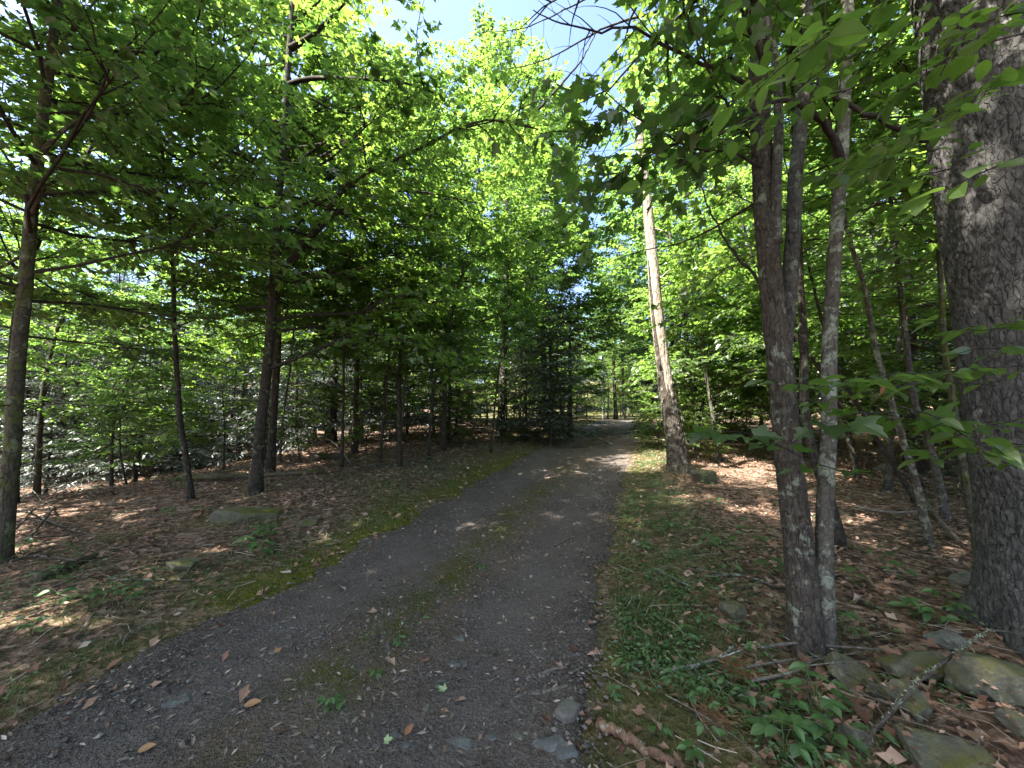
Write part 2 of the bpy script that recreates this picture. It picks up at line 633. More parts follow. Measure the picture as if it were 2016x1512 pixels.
def road_mat():
    k = NT('dark_gravel')
    p = k.pos()
    v1 = k.voro(p, 48, 'F1', 'Color')
    d1 = k.voro(p, 48, 'F1', 'Distance')
    d2 = k.voro(p, 130, 'F1', 'Distance')
    v2 = k.voro(p, 130, 'F1', 'Color')
    s1 = k.n('SeparateXYZ')
    k.l(v1, s1.inputs[0])
    s2 = k.n('SeparateXYZ')
    k.l(v2, s2.inputs[0])
    a = k.ramp(s1.outputs[0], [(0, (.026, .022, .020)), (.6, (.060, .053, .049)), (1, (.15, .135, .125))])
    b = k.ramp(s2.outputs[0], [(0, (.024, .020, .018)), (.7, (.066, .058, .053)), (1, (.18, .16, .147))])
    col = k.mix(.55, a, b)
    dusty = k.ramp(k.noise(p, 1.6, 5, .6), [(.42, (0, 0, 0)), (.68, (.55, .55, .55))])
    col = k.mix(dusty, col, (.125, .112, .102))
    br = k.ramp(k.noise(p, 2.6, 6, .7), [(.44, (0, 0, 0)), (.60, (.85, .85, .85))])
    col = k.mix(k.math('MULTIPLY', br, k.attr('middle')), col, k.ramp(k.noise(p, 60, 4, .7), [(.3, (.05, .036, .026)), (.7, (.15, .115, .085))]))
    tr = k.math('MULTIPLY', k.attr('track'), k.ramp(k.noise(p, 2.2, 5, .65), [(.3, (.2, .2, .2)), (.6, (.9, .9, .9))]))
    col = k.mix(k.math('MULTIPLY', tr, .75), col, k.mix(s2.outputs[1], (.075, .068, .064), (.135, .125, .118)))
    ms = k.ramp(k.noise(p, 3.6, 6, .7), [(.40, (0, 0, 0)), (.60, (1, 1, 1))])
    mossc = k.ramp(k.noise(p, 40, 4, .65), [(.3, (.030, .036, .010)), (.7, (.078, .080, .020))])
    col = k.mix(k.math('MULTIPLY', ms, k.attr('mossy')), col, mossc)
    h = k.math('ADD', k.math('MULTIPLY', d1, 1.0), k.math('MULTIPLY', d2, .6))
    return k.surf(k.mix(1.0, col, (1.15, 1.08, 1.05), 'MULTIPLY'), .95, k.bump(h, .9, .018), .08)


MAT['ground'] = ground_mat()
MAT['road'] = road_mat()


def tint_mat(name, stops, rough=.85, spec=.2, trans=None):
    k = NT(name)
    col = k.ramp(k.attr('tint'), stops)
    return k.surf(col, rough, None, spec)


MAT['litter'] = tint_mat('dead_leaf', [(0, (.075, .038, .024)), (.3, (.17, .092, .060)), (.6, (.27, .165, .115)), (.85, (.37, .255, .190)), (1, (.46, .36, .29))])
MAT['pebble'] = tint_mat('pebble', [(0, (.034, .028, .025)), (.45, (.080, .069, .061)), (.75, (.14, .125, .112)), (1, (.26, .235, .21))], .9, .1)
MAT['chip'] = tint_mat('wood_chip', [(0, (.060, .042, .030)), (.4, (.15, .115, .085)), (.8, (.27, .22, .17)), (1, (.42, .36, .29))])
MAT['pine_needles'] = tint_mat('brown_pine_needle', [(0, (.12, .060, .028)), (.6, (.22, .125, .062)), (1, (.30, .19, .10))])
def plain(name, c, rough=.7):
    return NT(name).surf(c, rough)
MAT['orange_leaf'] = plain('orange_fallen_leaf', (.27, .15, .07))
MAT['pale_leaf'] = plain('pale_green_fallen_leaf', (.24, .30, .15))
MAT['dead_hanging'] = plain('brown_hanging_leaf', (.26, .115, .060))
MAT['box_paint'] = plain('pale_blue_paint', (.48, .58, .66))
MAT['box_roof'] = plain('dark_tin', (.08, .09, .10))
# ================================================================== GROUND AND ROAD
def warp_axis(lo, hi, fine_lo, fine_hi, step, n_out):
    mid = np.arange(fine_lo, fine_hi, step)
    a = fine_lo - (fine_lo - lo) * (np.linspace(0, 1, n_out)[1:] ** 2.2)
    b = fine_hi + (hi - fine_hi) * (np.linspace(0, 1, n_out) ** 2.2)
    return np.r_[a[::-1], mid, b]


gx = warp_axis(-220, 220, -9, 9, 0.09, 60)
gy = warp_axis(-120, 300, 0.4, 15, 0.09, 60)
X, Y = np.meshgrid(gx, gy)
X, Y = X.ravel(), Y.ravel()
Z = G(X, Y)
half_w = (XR(Y) - XL(Y)) / 2
off_e = (np.abs(road_t(X, Y)) - 1) * half_w
Z = Z - 0.05 * (1 - sstep(-0.35, -0.05, off_e))
left = road_t(X, Y) < 0
wob = 0.35 * vnoise(X / 0.9, Y / 0.9, 7)
moss_a = np.where(left, (1 - sstep(0.15, .85, off_e + wob)) * (.25 + .75 * sstep(-.16, .1, fbm(X / .9, Y / .9, 51))), 0.35 * (1 - sstep(0.2, .7, off_e + wob)))
moss_a = np.maximum(moss_a, 0.55 * left * sstep(.1, .5, fbm(X / 1.5, Y / 1.5, 9)) * (1 - sstep(2.0, 4.0, off_e)))
turf_far = sstep(36, 42, Y) * (np.abs(X - 11) < 22)
turf_a = np.where(left, 0.5 * (1 - sstep(.6, 2.0, off_e + wob)), 1 - sstep(.5, 1.3, off_e + wob))
turf_a = np.maximum(turf_a, turf_far)
moss_a = np.maximum(moss_a, turf_far * .7)
nx, ny = len(gx), len(gy)
ii = (np.arange(ny - 1)[:, None] * nx + np.arange(nx - 1)[None]).ravel()
quads = np.stack([ii, ii + 1, ii + nx + 1, ii + nx], 1)
tag(obj('ground', mesh_np('ground', np.stack([X, Y, Z], 1), quads, [MAT['ground']], smooth=True, attrs={'moss': moss_a, 'turf': turf_a})), kind='structure')

ys = np.r_[np.arange(-6, 0.5, .3), np.arange(0.5, 14, .07), np.arange(14, 41, .35)]
nt = 46
ts = np.linspace(-1, 1, nt)
YY, TT_ = np.meshgrid(ys, ts, indexing='ij')
L_, R_ = XL(YY), XR(YY)
wobL = .18 * vnoise(YY / .6, YY * 0 + 3, 11) + .10 * vnoise(YY / .16, YY * 0 + 8, 12)
wobR = .14 * vnoise(YY / .6, YY * 0 + 23, 13) + .08 * vnoise(YY / .16, YY * 0 + 28, 14)
L_, R_ = L_ + wobL, R_ + wobR
XX = (L_ + R_) / 2 + TT_ * (R_ - L_) / 2
edge = sstep(.90, 1.0, np.abs(TT_))
ZZ = G(XX, YY) + 0.012 * (1 - edge) - 0.055 * edge + .008 * vnoise(XX / .25, YY / .25, 15)
middle = np.clip(np.exp(-((TT_ - .05) / .3) ** 2) + .5 * edge + .25, 0, 1)
mossy = np.exp(-((TT_ + .02) / .17) ** 2) * (1 - sstep(7, 14, YY)) * sstep(-.2, .35, fbm(XX / .8, YY / .9, 4) + .15) + .6 * sstep(.86, .99, np.abs(TT_))
track = np.exp(-((TT_ - .52) / .2) ** 2) + np.exp(-((TT_ + .5) / .2) ** 2)
n0, n1 = YY.shape
ii = (np.arange(n0 - 1)[:, None] * n1 + np.arange(n1 - 1)[None]).ravel()
tag(obj('gravel_road', mesh_np('gravel_road', np.stack([XX.ravel(), YY.ravel(), ZZ.ravel()], 1), np.stack([ii, ii + 1, ii + n1 + 1, ii + n1], 1)[:, ::-1],
    [MAT['road']], smooth=True, attrs={'middle': middle.ravel(), 'mossy': mossy.ravel(), 'track': track.ravel()})), kind='structure')

# ================================================================== TREE BUILDING
def grow(rng, start, d, length, n, up=0.0, wob=0.12):
    P = [np.asarray(start, float)]
    d = norm(d)
    st = length / (n - 1)
    for _ in range(n - 1):
        d = norm(d + rng.normal(0, wob, 3) + up * UP * st)
        P.append(P[-1] + d * st)
    return np.array(P)


def twig_batch(rng, limbs, per_m, tlen, skip=0.2, flat=0.25, taper=0.65, K=4, droop=0.10, ang=(35, 75)):
    S, D = [], []
    Ls = []
    for P in limbs:
        s = np.r_[0, np.cumsum(np.linalg.norm(np.diff(P, axis=0), axis=1))]
        n = max(2, int(s[-1] * (1 - skip) * per_m))
        u = np.linspace(skip * s[-1], s[-1], n) + rng.normal(0, .3 / per_m, n)
        u = np.clip(u, 0, s[-1])
        pos = np.stack([np.interp(u, s, P[:, k]) for k in range(3)], 1)
        tn = norm(np.stack([np.interp(np.minimum(u + .05, s[-1]), s, P[:, k]) - np.interp(np.maximum(u - .05, 0), s, P[:, k]) for k in range(3)], 1))
        h = norm(tn * np.array([1, 1, .35]) + 1e-6)
        side = norm(np.cross(UP, h))
        sg = np.where(np.arange(n) % 2 == 0, 1, -1)
        a = np.radians(rng.uniform(ang[0], ang[1], n)) * sg
        a[-1] *= .1
        d = h * np.cos(a)[:, None] + side * np.sin(a)[:, None]
        d[:, 2] += rng.normal(0, flat, n)
        S.append(pos)
        D.append(norm(d))
        Ls.append(tlen * (1 - (1 - taper) * (u / s[-1])) * rng.uniform(.6, 1.3, n))
    S, D, Ls = np.concatenate(S), np.concatenate(D), np.concatenate(Ls)
    t = np.linspace(0, 1, K)
    P = S[:, None] + D[:, None] * (t[None, :, None] * Ls[:, None, None])
    P[:, :, 2] -= droop * (t ** 2)[None] * Ls[:, None]
    P[:, 1:-1] += rng.normal(0, .02, (len(S), K - 2, 3)) * Ls[:, None, None]
    return P, D, Ls


def leaves_on(rng, P, D, Ls, per, size, flat=.35, dip=.35, t0=.15):
    N, K, _ = P.shape
    t = (np.linspace(t0, 1, per)[None] + rng.normal(0, .4 / per, (N, per))).clip(.03, 1)
    f = t * (K - 1)
    i = np.minimum(f.astype(int), K - 2)
    w = (f - i)[..., None]
    ar = np.arange(N)[:, None]
    pos = P[ar, i] * (1 - w) + P[ar, i + 1] * w
    side = norm(np.cross(UP, D))
    sg = np.where((np.arange(per)[None] + rng.integers(0, 2, (N, 1))) % 2 == 0, 1, -1)
    a = np.radians(rng.uniform(30, 75, (N, per))) * sg
    a[:, -1] *= .15
    d = D[:, None] * np.cos(a)[..., None] + side[:, None] * np.sin(a)[..., None]
    d = d + rng.normal(0, .12, d.shape)
    d[..., 2] -= dip * rng.uniform(.2, 1.2, (N, per))
    n = UP + rng.normal(0, flat * 1.25, d.shape)
    s = size * rng.uniform(.5, 1.3, (N, per))
    off = d / np.linalg.norm(d, axis=-1, keepdims=True) * (s * .25)[..., None]
    return (pos + off).reshape(-1, 3), d.reshape(-1, 3), n.reshape(-1, 3), s.ravel()


def limbs_auto(rng, trunk, zlo, zhi, n, lfun, elev=(15, 50), up=.02, sub=3, az0=None, azw=None, wob=.12):
    s = trunk[:, 2]
    out, main = [], []
    ga = rng.uniform(0, 6.28)
    for k in range(n):
        q = (k + rng.uniform(.1, .9)) / n
        z = zlo + (zhi - zlo) * q
        p = np.array([np.interp(z, s, trunk[:, j]) for j in range(3)])
        ga += 2.4 + rng.normal(0, .35)
        az = ga if az0 is None else az0 + rng.uniform(-azw, azw)
        el = np.radians(rng.uniform(*elev)) * (1 - .3 * (1 - q))
        L = lfun(q) * rng.uniform(.75, 1.2)
        d = np.array([np.cos(az) * np.cos(el), np.sin(az) * np.cos(el), np.sin(el)])
        P = grow(rng, p, d, L, 7, up, wob)
        main.append(P)
        out.append(P)
        for j in range(sub):
            a = rng.uniform(.3, .85)
            i = a * 6
            b = P[int(i)] + (P[min(int(i) + 1, 6)] - P[int(i)]) * (i - int(i))
            dd = norm(P[min(int(i) + 1, 6)] - P[int(i)])
            rot = np.radians(rng.uniform(28, 60)) * rng.choice([-1, 1])
            c, s_ = np.cos(rot), np.sin(rot)
            d2 = np.array([dd[0] * c - dd[1] * s_, dd[0] * s_ + dd[1] * c, dd[2] + rng.normal(0, .2)])
            out.append(grow(rng, b, d2, L * (1 - a) * rng.uniform(.7, 1.1) + .25, 7, up, wob))
    return main, out


def add_limbs(geo, limbs, r0f, m=0, sides=5):
    L = np.stack(limbs)
    ln = np.linalg.norm(np.diff(L, axis=1), axis=2).sum(1)
    rad = np.outer(r0f(ln), np.linspace(1, .18, L.shape[1]))
    V, T = tubes(L, rad, sides)
    geo.add(V, T, m)


def trunk_profile(r0, z, flare=.45, H=16., top=.12):
    return r0 * (1 - (1 - top) * np.clip(z / H, 0, 1) ** 1.1) * (1 + flare * np.exp(-np.maximum(z, 0) / .16) + .12 * np.exp(-np.maximum(z, 0) / .6))


def trunk_geo(pts, r0, H, sides=12, n=40, flare=.45, rng=None, lumps=.05, top=.12):
    P = resample(pts, n)
    if rng is not None:
        P[2:, :2] += np.cumsum(rng.normal(0, .0025, (n - 2, 2)), 0)
    z = P[:, 2] - P[0, 2]
    rad = trunk_profile(r0, z, flare, H, top)
    V, T = tubes(P[None], rad[None], sides)
    V = V.reshape(n, sides, 3)
    c = P[:, None]
    th = np.arange(sides) / sides * 6.283
    k = 1 + lumps * vnoise(np.cos(th)[None] * 1.6 + P[:, 2:3] * 1.3, np.sin(th)[None] * 1.6 + P[:, 2:3] * .7, 3) \
        + .16 * np.exp(-np.maximum(z, 0) / .12)[:, None] * np.sin(th * 5 + 1.3)[None]
    V = c + (V - c) * k[..., None]
    V[0, :, 2] -= .25
    return V.reshape(-1, 3), T, P


GROUPED = {}
LEAF_MESH = {}


def leaf_meshes(kind, mat):
    key = (kind, mat)
    if key not in LEAF_MESH:
        V, T = SH[kind]
        out = []
        for q, (a, b, c) in enumerate([(.22, .12, 0), (.35, .22, .1), (.12, .3, -.12), (.28, .05, .06)]):
            out.append(mesh_np(kind + '_leaf', bend(V, a, b, c), T, [MAT[mat]], smooth=False))
        LEAF_MESH[key] = out
    return LEAF_MESH[key]


def place_leaves(parent, origin, pos, d, n, size, kind, mat, rng):
    ms = leaf_meshes(kind, mat)
    M = frames(d, n)
    for k in range(len(pos)):
        o = bpy.data.objects.new('leaf', ms[rng.integers(0, len(ms))])
        COL.objects.link(o)
        o.parent = parent
        m = np.eye(4)
        m[:3, :3] = M[k] * size[k]
        m[:3, 3] = pos[k] - origin
        o.matrix_local = Matrix(m.tolist())


def split_largest(pos, size, limit, minpx=9.0):
    u, v, dep = project(pos)
    px = F * size / np.maximum(dep, .05)
    ok = (dep > .3) & (u > -20) & (u < 2036) & (v > -20) & (v < 1532) & (px > minpx)
    px = np.where(ok, px, 0)
    idx = np.argsort(-px)[:limit]
    idx = idx[px[idx] > 0]
    m = np.zeros(len(pos), bool)
    m[idx] = True
    return m


def not_hole(pos, guard=True):
    """leaves kept out of the open sky over the lane"""
    u, v, dep = project(pos)
    cu = 1065 + (v - 60) * .25
    hole = (dep > 0) & (((u - cu) / 150) ** 2 + ((v - 20) / 125) ** 2 < 1 + .35 * vnoise(pos[:, 0] * 1.5, pos[:, 2] * 1.5, 6))
    return ~hole


def crown_mesh(name, rng, limbs, main_limbs, twig_kw, per, size, shape, leafmat, barkmat='twig', limb_r=None, flat=.35, dip=.35, origin=(0, 0, 0), twig_r=.004, hole=False, twig_sides=3):
    """returns crown mesh plus leaf arrays"""
    P, D, Ls = twig_batch(rng, limbs, **twig_kw)
    if hole:
        k = not_hole(P[:, -1])
        P, D, Ls = P[k], D[k], Ls[k]
    pos, d, n, s = leaves_on(rng, P, D, Ls, per, size, flat, dip)
    if hole:
        k = not_hole(pos)
        pos, d, n, s = pos[k], d[k], n[k], s[k]
    g = Geo()
    if limb_r is not None:
        add_limbs(g, limbs, limb_r, 0, 5)
    V, T = tubes(P, np.broadcast_to(np.linspace(1, .35, P.shape[1]) * twig_r, P.shape[:2]), twig_sides, cap=False)
    g.add(V, T, 0)
    return g, (pos, d, n, s)


def finish_crown(g, leaves, shape, leafmat, rng, name, origin, barkmat='twig', fold=.25, droop=.18):
    pos, d, n, s = leaves
    V, T, k = leaf_soup(shape, pos, d, n, s, fold, droop)
    g.add(V, T, 1, np.repeat(rng.random(len(pos)), k))
    return g.mesh(name, [MAT[barkmat], MAT[leafmat]], False, origin)


def hand_tree(name, label, cat, pix, D, r0, H, rng, bark='bark_dark', group=None, crown=None, extra=None, leafparts=0, leafkind='maple_mid', leafobj=('maple', 'leaf_near'), leafmat='leaf_maple', Dtop=None, flare=.45, sides=14, base=None):
    """a tree whose trunk passes through photo pixels; pix[0] is its foot"""
    b = gp(*pix[0]) if base is None else np.array([base[0], base[1], float(G(base[0], base[1]))])
    D = b[1] if D is None else D
    pts = [b]
    k = len(pix)
    for i, (u, v) in enumerate(pix[1:]):
        dd = D if Dtop is None else D + (Dtop - D) * (i + 1) / (k - 1)
        pts.append(at(u, v, dd))
    last = pts[-1]
    dirn = norm(pts[-1] - pts[-2])
    if last[2] < b[2] + H:
        pts.append(last + norm(dirn + UP * 1.2) * (b[2] + H - last[2]))
    root = thing(name, label, cat, b, group)
    V, T, P = trunk_geo(pts, r0, H, sides, 60, flare, rng)
    g = Geo()
    g.add(V, T, 0)
    dl = []
    for q in range(int(H * 1.6)):
        zz = b[2] + rng.uniform(.35, 3.2)
        p0 = np.array([np.interp(zz, P[:, 2], P[:, j]) for j in range(3)])
        a_ = rng.uniform(0, 6.283)
        dl.append(grow(rng, p0, [math.cos(a_), math.sin(a_), rng.uniform(-.3, .4)], rng.uniform(.2, .9), 7, -.05, .18))
    if dl:
        add_limbs(g, dl, lambda ln: .003 + .005 * ln, 0, 4)
    obj('trunk', g.mesh('trunk', [MAT[bark]], True, b), root)
    limbs = []
    for (lp, ld, lr) in (extra or []):
        pp = np.array([at(u, v, q) for (u, v), q in zip(lp, ld)])
        # start the limb on the trunk's axis
        zz = pp[0, 2]
        pp[0] = [np.interp(zz, P[:, 2], P[:, j]) for j in range(3)]
        Q = resample(pp, 14)
        V, T = tubes(Q[None], np.linspace(lr, lr * .22, 14)[None], 7)
        gg = Geo()
        gg.add(V, T, 0)
        obj('branch', gg.mesh('branch', [MAT[bark]], True, b), root)
        limbs.append(resample(Q[3:], 7, False))
    if crown:
        c = dict(zlo=3., zhi=H, n=20, L=2.5, sub=3, per_m=6, tlen=.5, per=7, size=.1, elev=(10, 50), up=.02, az0=None, azw=None, skip=.2, hole=True, flat=.35, dip=.35, lr=.014)
        c.update(crown)
        lf = lambda q: c['L'] * (1 - .75 * q ** 1.6) * (.75 + .25 * min(1, q * 4))
        main, allm = limbs_auto(rng, P, b[2] + c['zlo'], b[2] + c['zhi'], c['n'], lf, c['elev'], c['up'], c['sub'], c['az0'], c['azw'])
        # extra limbs get side limbs
        for Lb in list(limbs):
            ln = np.linalg.norm(np.diff(Lb, axis=0), axis=1).sum()
            for j in range(int(3 + ln * 2.5)):
                a = rng.uniform(.05, .95) * 6
                i = int(a)
                p0 = Lb[i] + (Lb[min(i + 1, 6)] - Lb[i]) * (a - i)
                dd = norm(Lb[min(i + 1, 6)] - Lb[max(i - 1, 0)])
                rot = np.radians(rng.uniform(30, 75)) * rng.choice([-1, 1])
                cc, ss = np.cos(rot), np.sin(rot)
                d2 = np.array([dd[0] * cc - dd[1] * ss, dd[0] * ss + dd[1] * cc, rng.normal(0, .25)])
                allm.append(grow(rng, p0, d2, rng.uniform(.5, 1.3) * min(1, .4 + ln / 3), 7, 0, .12))
        allm = allm + limbs
        g, leaves = crown_mesh('crown', rng, allm, main, dict(per_m=c['per_m'], tlen=c['tlen'], skip=c['skip']), c['per'], c['size'], leafkind, leafmat,
                               limb_r=lambda ln: .004 + c['lr'] * ln / 2.5, flat=c['flat'], dip=c['dip'], hole=c['hole'])
        if leafparts:
            m = split_largest(leaves[0], leaves[3], leafparts)
            big = [a[m] for a in leaves]
            leaves = tuple(a[~m] for a in leaves)
        cr = obj('crown', finish_crown(g, leaves, leafkind, leafmat, rng, 'crown', b), root)
        if leafparts:
            place_leaves(cr, b, *big, leafobj[0], leafobj[1], rng)
    return root


# ------------------------------------------------------------------ prototypes for trees that stand further off
def proto_broadleaf(seed, H, r0, zlo, L, n, sub, per_m, tlen, per, size, mat, elev=(10, 55), up=.03, flat=.4, shape='broad', bark='bark_dark', lean=.15, dip=.35):
    rng = np.random.default_rng(seed)
    pts = np.array([[0, 0, 0], [rng.normal(0, lean), rng.normal(0, lean), H * .35], [rng.normal(0, lean * 2), rng.normal(0, lean * 2), H * .7], [rng.normal(0, lean * 3), rng.normal(0, lean * 3), H]])
    V, T, P = trunk_geo(pts, r0, H, 9, 26, .4, rng, top=.08)
    g = Geo()
    g.add(V, T, 0)
    tm = g.mesh('trunk', [MAT[bark]], True)
    lf = lambda q: L * (1 - .72 * q ** 1.7) * (.7 + .3 * min(1, q * 4))
    main, allm = limbs_auto(rng, P, zlo, H, n, lf, elev, up, sub)
    g, leaves = crown_mesh('crown', rng, allm, main, dict(per_m=per_m, tlen=tlen, skip=.25), per, size, shape, mat, limb_r=lambda ln: .006 + .012 * ln / 2, flat=flat, dip=dip, twig_r=.005)
    cm = finish_crown(g, leaves, shape, mat, rng, 'crown', (0, 0, 0))
    return tm, cm


def proto_hemlock(seed, H, r0, zlo, Lmax, step, size=.13, dens=11):
    rng = np.random.default_rng(seed)
    pts = np.array([[0, 0, 0], [rng.normal(0, .06), rng.normal(0, .06), H * .5], [0, 0, H]])
    V, T, P = trunk_geo(pts, r0, H, 9, 20, .35, rng, top=.04)
    g = Geo()
    g.add(V, T, 0)
    limbs, bare = [], []
    z, ga = zlo, 0.
    while z < H * .98:
        for _ in range(3):
            ga += 2.4 + rng.normal(0, .4)
            L = Lmax * (1 - z / H) ** .75 * rng.uniform(.6, 1.15) + .15
            el = np.radians(rng.uniform(-14, 12) + 18 * (z / H))
            d = np.array([np.cos(ga) * np.cos(el), np.sin(ga) * np.cos(el), np.sin(el)])
            p = np.array([np.interp(z + rng.normal(0, .08), P[:, 2], P[:, j]) for j in range(3)])
            Q = grow(rng, p, d, L, 7, -.12, .07)
            limbs.append(Q)
        z += step * rng.uniform(.7, 1.3)
    zz = .5
    while zz < zlo + .6:                                    # dead lower twigs
        ga += 2.4
        L = rng.uniform(.4, 1.1) * Lmax * .4
        d = np.array([np.cos(ga), np.sin(ga), rng.uniform(-.25, .15)])
        p = np.array([np.interp(zz, P[:, 2], P[:, j]) for j in range(3)])
        bare.append(grow(rng, p, d, L, 7, -.05, .12))
        zz += .16
    add_limbs(g, limbs + bare, lambda ln: .004 + .009 * ln, 0, 4)
    tm = g.mesh('trunk', [MAT['bark_dark']], True)
    Pt, D, Ls = twig_batch(rng, limbs, dens, .42, skip=.12, flat=.12, taper=.4, K=3, droop=.22, ang=(45, 75))
    pos, d, n, s = leaves_on(rng, Pt, D, Ls, 7, size, .25, .25, t0=.1)
    g = Geo()
    V, T, k = leaf_soup('needle', pos, d, n, s, .05, .15)
    g.add(V, T, 1, np.repeat(rng.random(len(pos)), k))
    V, T = tubes(Pt, np.broadcast_to(np.linspace(1, .4, 3) * .003, Pt.shape[:2]), 3, cap=False)
    g.add(V, T, 0)
    return tm, g.mesh('crown', [MAT['twig'], MAT['needle']])


PROTO = {
    'maple_a': proto_broadleaf(11, 17, .17, 4.5, 3.8, 36, 5, 5.0, .8, 15, .17, 'leaf_far'),
    'maple_b': proto_broadleaf(12, 15, .14, 3.5, 3.4, 34, 5, 5.0, .8, 15, .17, 'leaf_far', bark='bark_grey'),
    'beech_a': proto_broadleaf(21, 8.5, .065, 1.4, 2.4, 30, 4, 7, .5, 13, .12, 'leaf_beech', elev=(0, 35), flat=.3, bark='bark_grey'),
    'beech_b': proto_broadleaf(22, 6.5, .05, 1.0, 2.2, 26, 4, 7, .5, 13, .12, 'leaf_beech', elev=(0, 35), flat=.3, bark='bark_grey'),
    'maple_c': proto_broadleaf(14, 10.5, .07, 2.5, 2.7, 34, 4, 6.5, .55, 13, .125, 'leaf_maple', elev=(0, 38), flat=.3, bark='bark_dark', shape='maple_mid'),
    'sapling_a': proto_broadleaf(31, 4.2, .028, .7, 1.5, 18, 3, 9, .36, 11, .095, 'leaf_beech', elev=(-5, 25), flat=.25, lean=.12),
    'sapling_b': proto_broadleaf(32, 3.0, .022, .5, 1.3, 15, 3, 9, .34, 11, .095, 'leaf_beech', elev=(-5, 25), flat=.25, lean=.12),
    'shrub_a': proto_broadleaf(41, 1.3, .014, .12, .8, 16, 3, 10, .26, 9, .085, 'leaf_beech', elev=(5, 45), flat=.35, lean=.05),
    'hemlock_a': proto_hemlock(51, 15, .22, 1.6, 3.2, .36, .21, 9),
    'hemlock_b': proto_hemlock(52, 11, .15, 1.0, 2.8, .30, .20, 9),
    'hemlock_c': proto_hemlock(53, 5.0, .06, .3, 1.8, .20, .16, 10),
}


def place(proto, name, label, cat, x, y, group, s=1.0, rz=None, rng=None, tilt=0.0, sink=0.0):
    tm, cm = PROTO[proto]
    r = thing(name, label, cat, (x, y, float(G(x, y)) - sink), group)
    r.rotation_euler = (rng.normal(0, tilt), rng.normal(0, tilt), rng.uniform(0, 6.28) if rz is None else rz)
    r.scale = (s, s, s)
    obj('trunk', tm, r)
    obj('crown', cm, r)
    return r


# ================================================================== THE TREES NEAR THE LANE
rng = np.random.default_rng(101)


# ---- fissured trunks with real relief
def worley(u, v, nu, seed):
    r = np.random.default_rng(seed)
    NV = 400
    jit = r.random((nu, NV, 2))
    ui, vi = np.floor(u).astype(int), np.floor(v).astype(int)
    F1 = np.full(u.shape, 9.)
    F2 = np.full(u.shape, 9.)
    for a in (-1, 0, 1):
        for b in (-1, 0, 1):
            cu, cv = ui + a, vi + b
            j = jit[cu % nu, cv % NV]
            d = np.hypot(cu + j[..., 0] - u, cv + j[..., 1] - v)
            F2 = np.where(d < F1, F1, np.minimum(F2, d))
            F1 = np.minimum(F1, d)
    return F1, F2


def relief_trunk(pts, r0, H, nth, nz, cw, ch, depth, seed, flare=.35, zmax=None, top=.3, lump=.04):
    P = resample(pts, nz)
    z = P[:, 2] - P[0, 2]
    rad = trunk_profile(r0, z, flare, H, top)
    th = np.arange(nth) / nth * 2 * np.pi
    nu = max(4, int(round(2 * np.pi * r0 / cw)))
    TH, Zm = np.meshgrid(th, z)
    cth, sth = np.cos(TH), np.sin(TH)
    w1 = .45 * vnoise(cth * 3 + Zm * 6, sth * 3 - Zm * 5, seed) + .22 * vnoise(cth * 8 + Zm * 15, sth * 8 + Zm * 13, seed + 1)
    w2 = .45 * vnoise(cth * 3 - Zm * 5, sth * 3 + Zm * 7, seed + 2)
    u = TH / (2 * np.pi) * nu + w1
    v = Zm / ch + w2 + 50
    F1, F2 = worley(u % nu, v, nu, seed)
    e = F2 - F1
    plate = sstep(.0, .16, e)
    G1, G2 = worley((u * .5) % max(2, nu // 2), v * .42 + 7, max(2, nu // 2), seed + 9)
    plate = .62 * plate + .38 * sstep(.0, .14, G2 - G1) + .18 * vnoise(u * 1.3, v * 1.1, seed + 6)
    fine = vnoise(cth * 40 * r0 / .3 + Zm * 31, sth * 40 * r0 / .3 - Zm * 37, seed + 4)
    big = vnoise(cth * 1.5 + Zm * 1.1, sth * 1.5 + Zm * .8, seed + 5)
    rr = rad[:, None] * (1 + lump * big + .14 * np.exp(-np.maximum(Zm, 0) / .14) * np.sin(TH * 5 + seed)) + depth * (plate - .7) + depth * .22 * fine
    V = P[:, None] + rr[..., None] * np.stack([cth, sth, 0 * cth], -1)
    V[0, :, 2] -= .3
    i = (np.arange(nz - 1)[:, None] * nth + np.arange(nth)[None]).ravel()
    j = (np.arange(nz - 1)[:, None] * nth + (np.arange(nth)[None] + 1) % nth).ravel()
    return V.reshape(-1, 3), np.stack([i, j, j + nth, i + nth], 1), P


# ---- the big pine by the stone wall
pb = np.array([3.64, 2.52, 0.])
pb[2] = float(G(pb[0], pb[1]))
pine = thing('pine_tree', 'huge old pine with thick plated grey bark beside the stone wall', 'tree', pb)
pine_pts = [pb, pb + [-.06, 0, 1.6], pb + [-.20, .02, 4.0], pb + [-.24, .05, 6], pb + [0, .1, 12], pb + [0, .1, 18]]
V, T, P_pine = relief_trunk([p for p in pine_pts[:4]], .43, 20, 300, 520, .044, .105, .016, 3, flare=.13)
obj('trunk', mesh_np('trunk', V - pb, T, [MAT['bark_pine']], smooth=True), pine)
g = Geo()
V, T, _ = trunk_geo([P_pine[-1] - [0, 0, .1], pine_pts[4], pine_pts[5]], .34, 13, 14, 20, 0, None)
g.add(V, T, 0)
obj('upper_trunk', g.mesh('upper_trunk', [MAT['bark_pine']], True, pb), pine)
PR = np.random.default_rng(7)
ax = np.array([pine_pts[3], pine_pts[4], pine_pts[5]])
main, allm = limbs_auto(PR, ax, pb[2] + 8, pb[2] + 18, 22, lambda q: 3.6 * (1 - .7 * q), (-5, 25), 0, 3)
Pt, Dt, Lt = twig_batch(PR, allm, 5, .55, skip=.25)
pos, d, n, s = leaves_on(PR, Pt, Dt, Lt, 9, .2, .5, .1)
g = Geo()
add_limbs(g, allm, lambda ln: .01 + .014 * ln, 0, 5)
V, T, k = leaf_soup('needle', pos, d, n, s, .05, .1)
g.add(V, T, 1, np.repeat(PR.random(len(pos)), k))
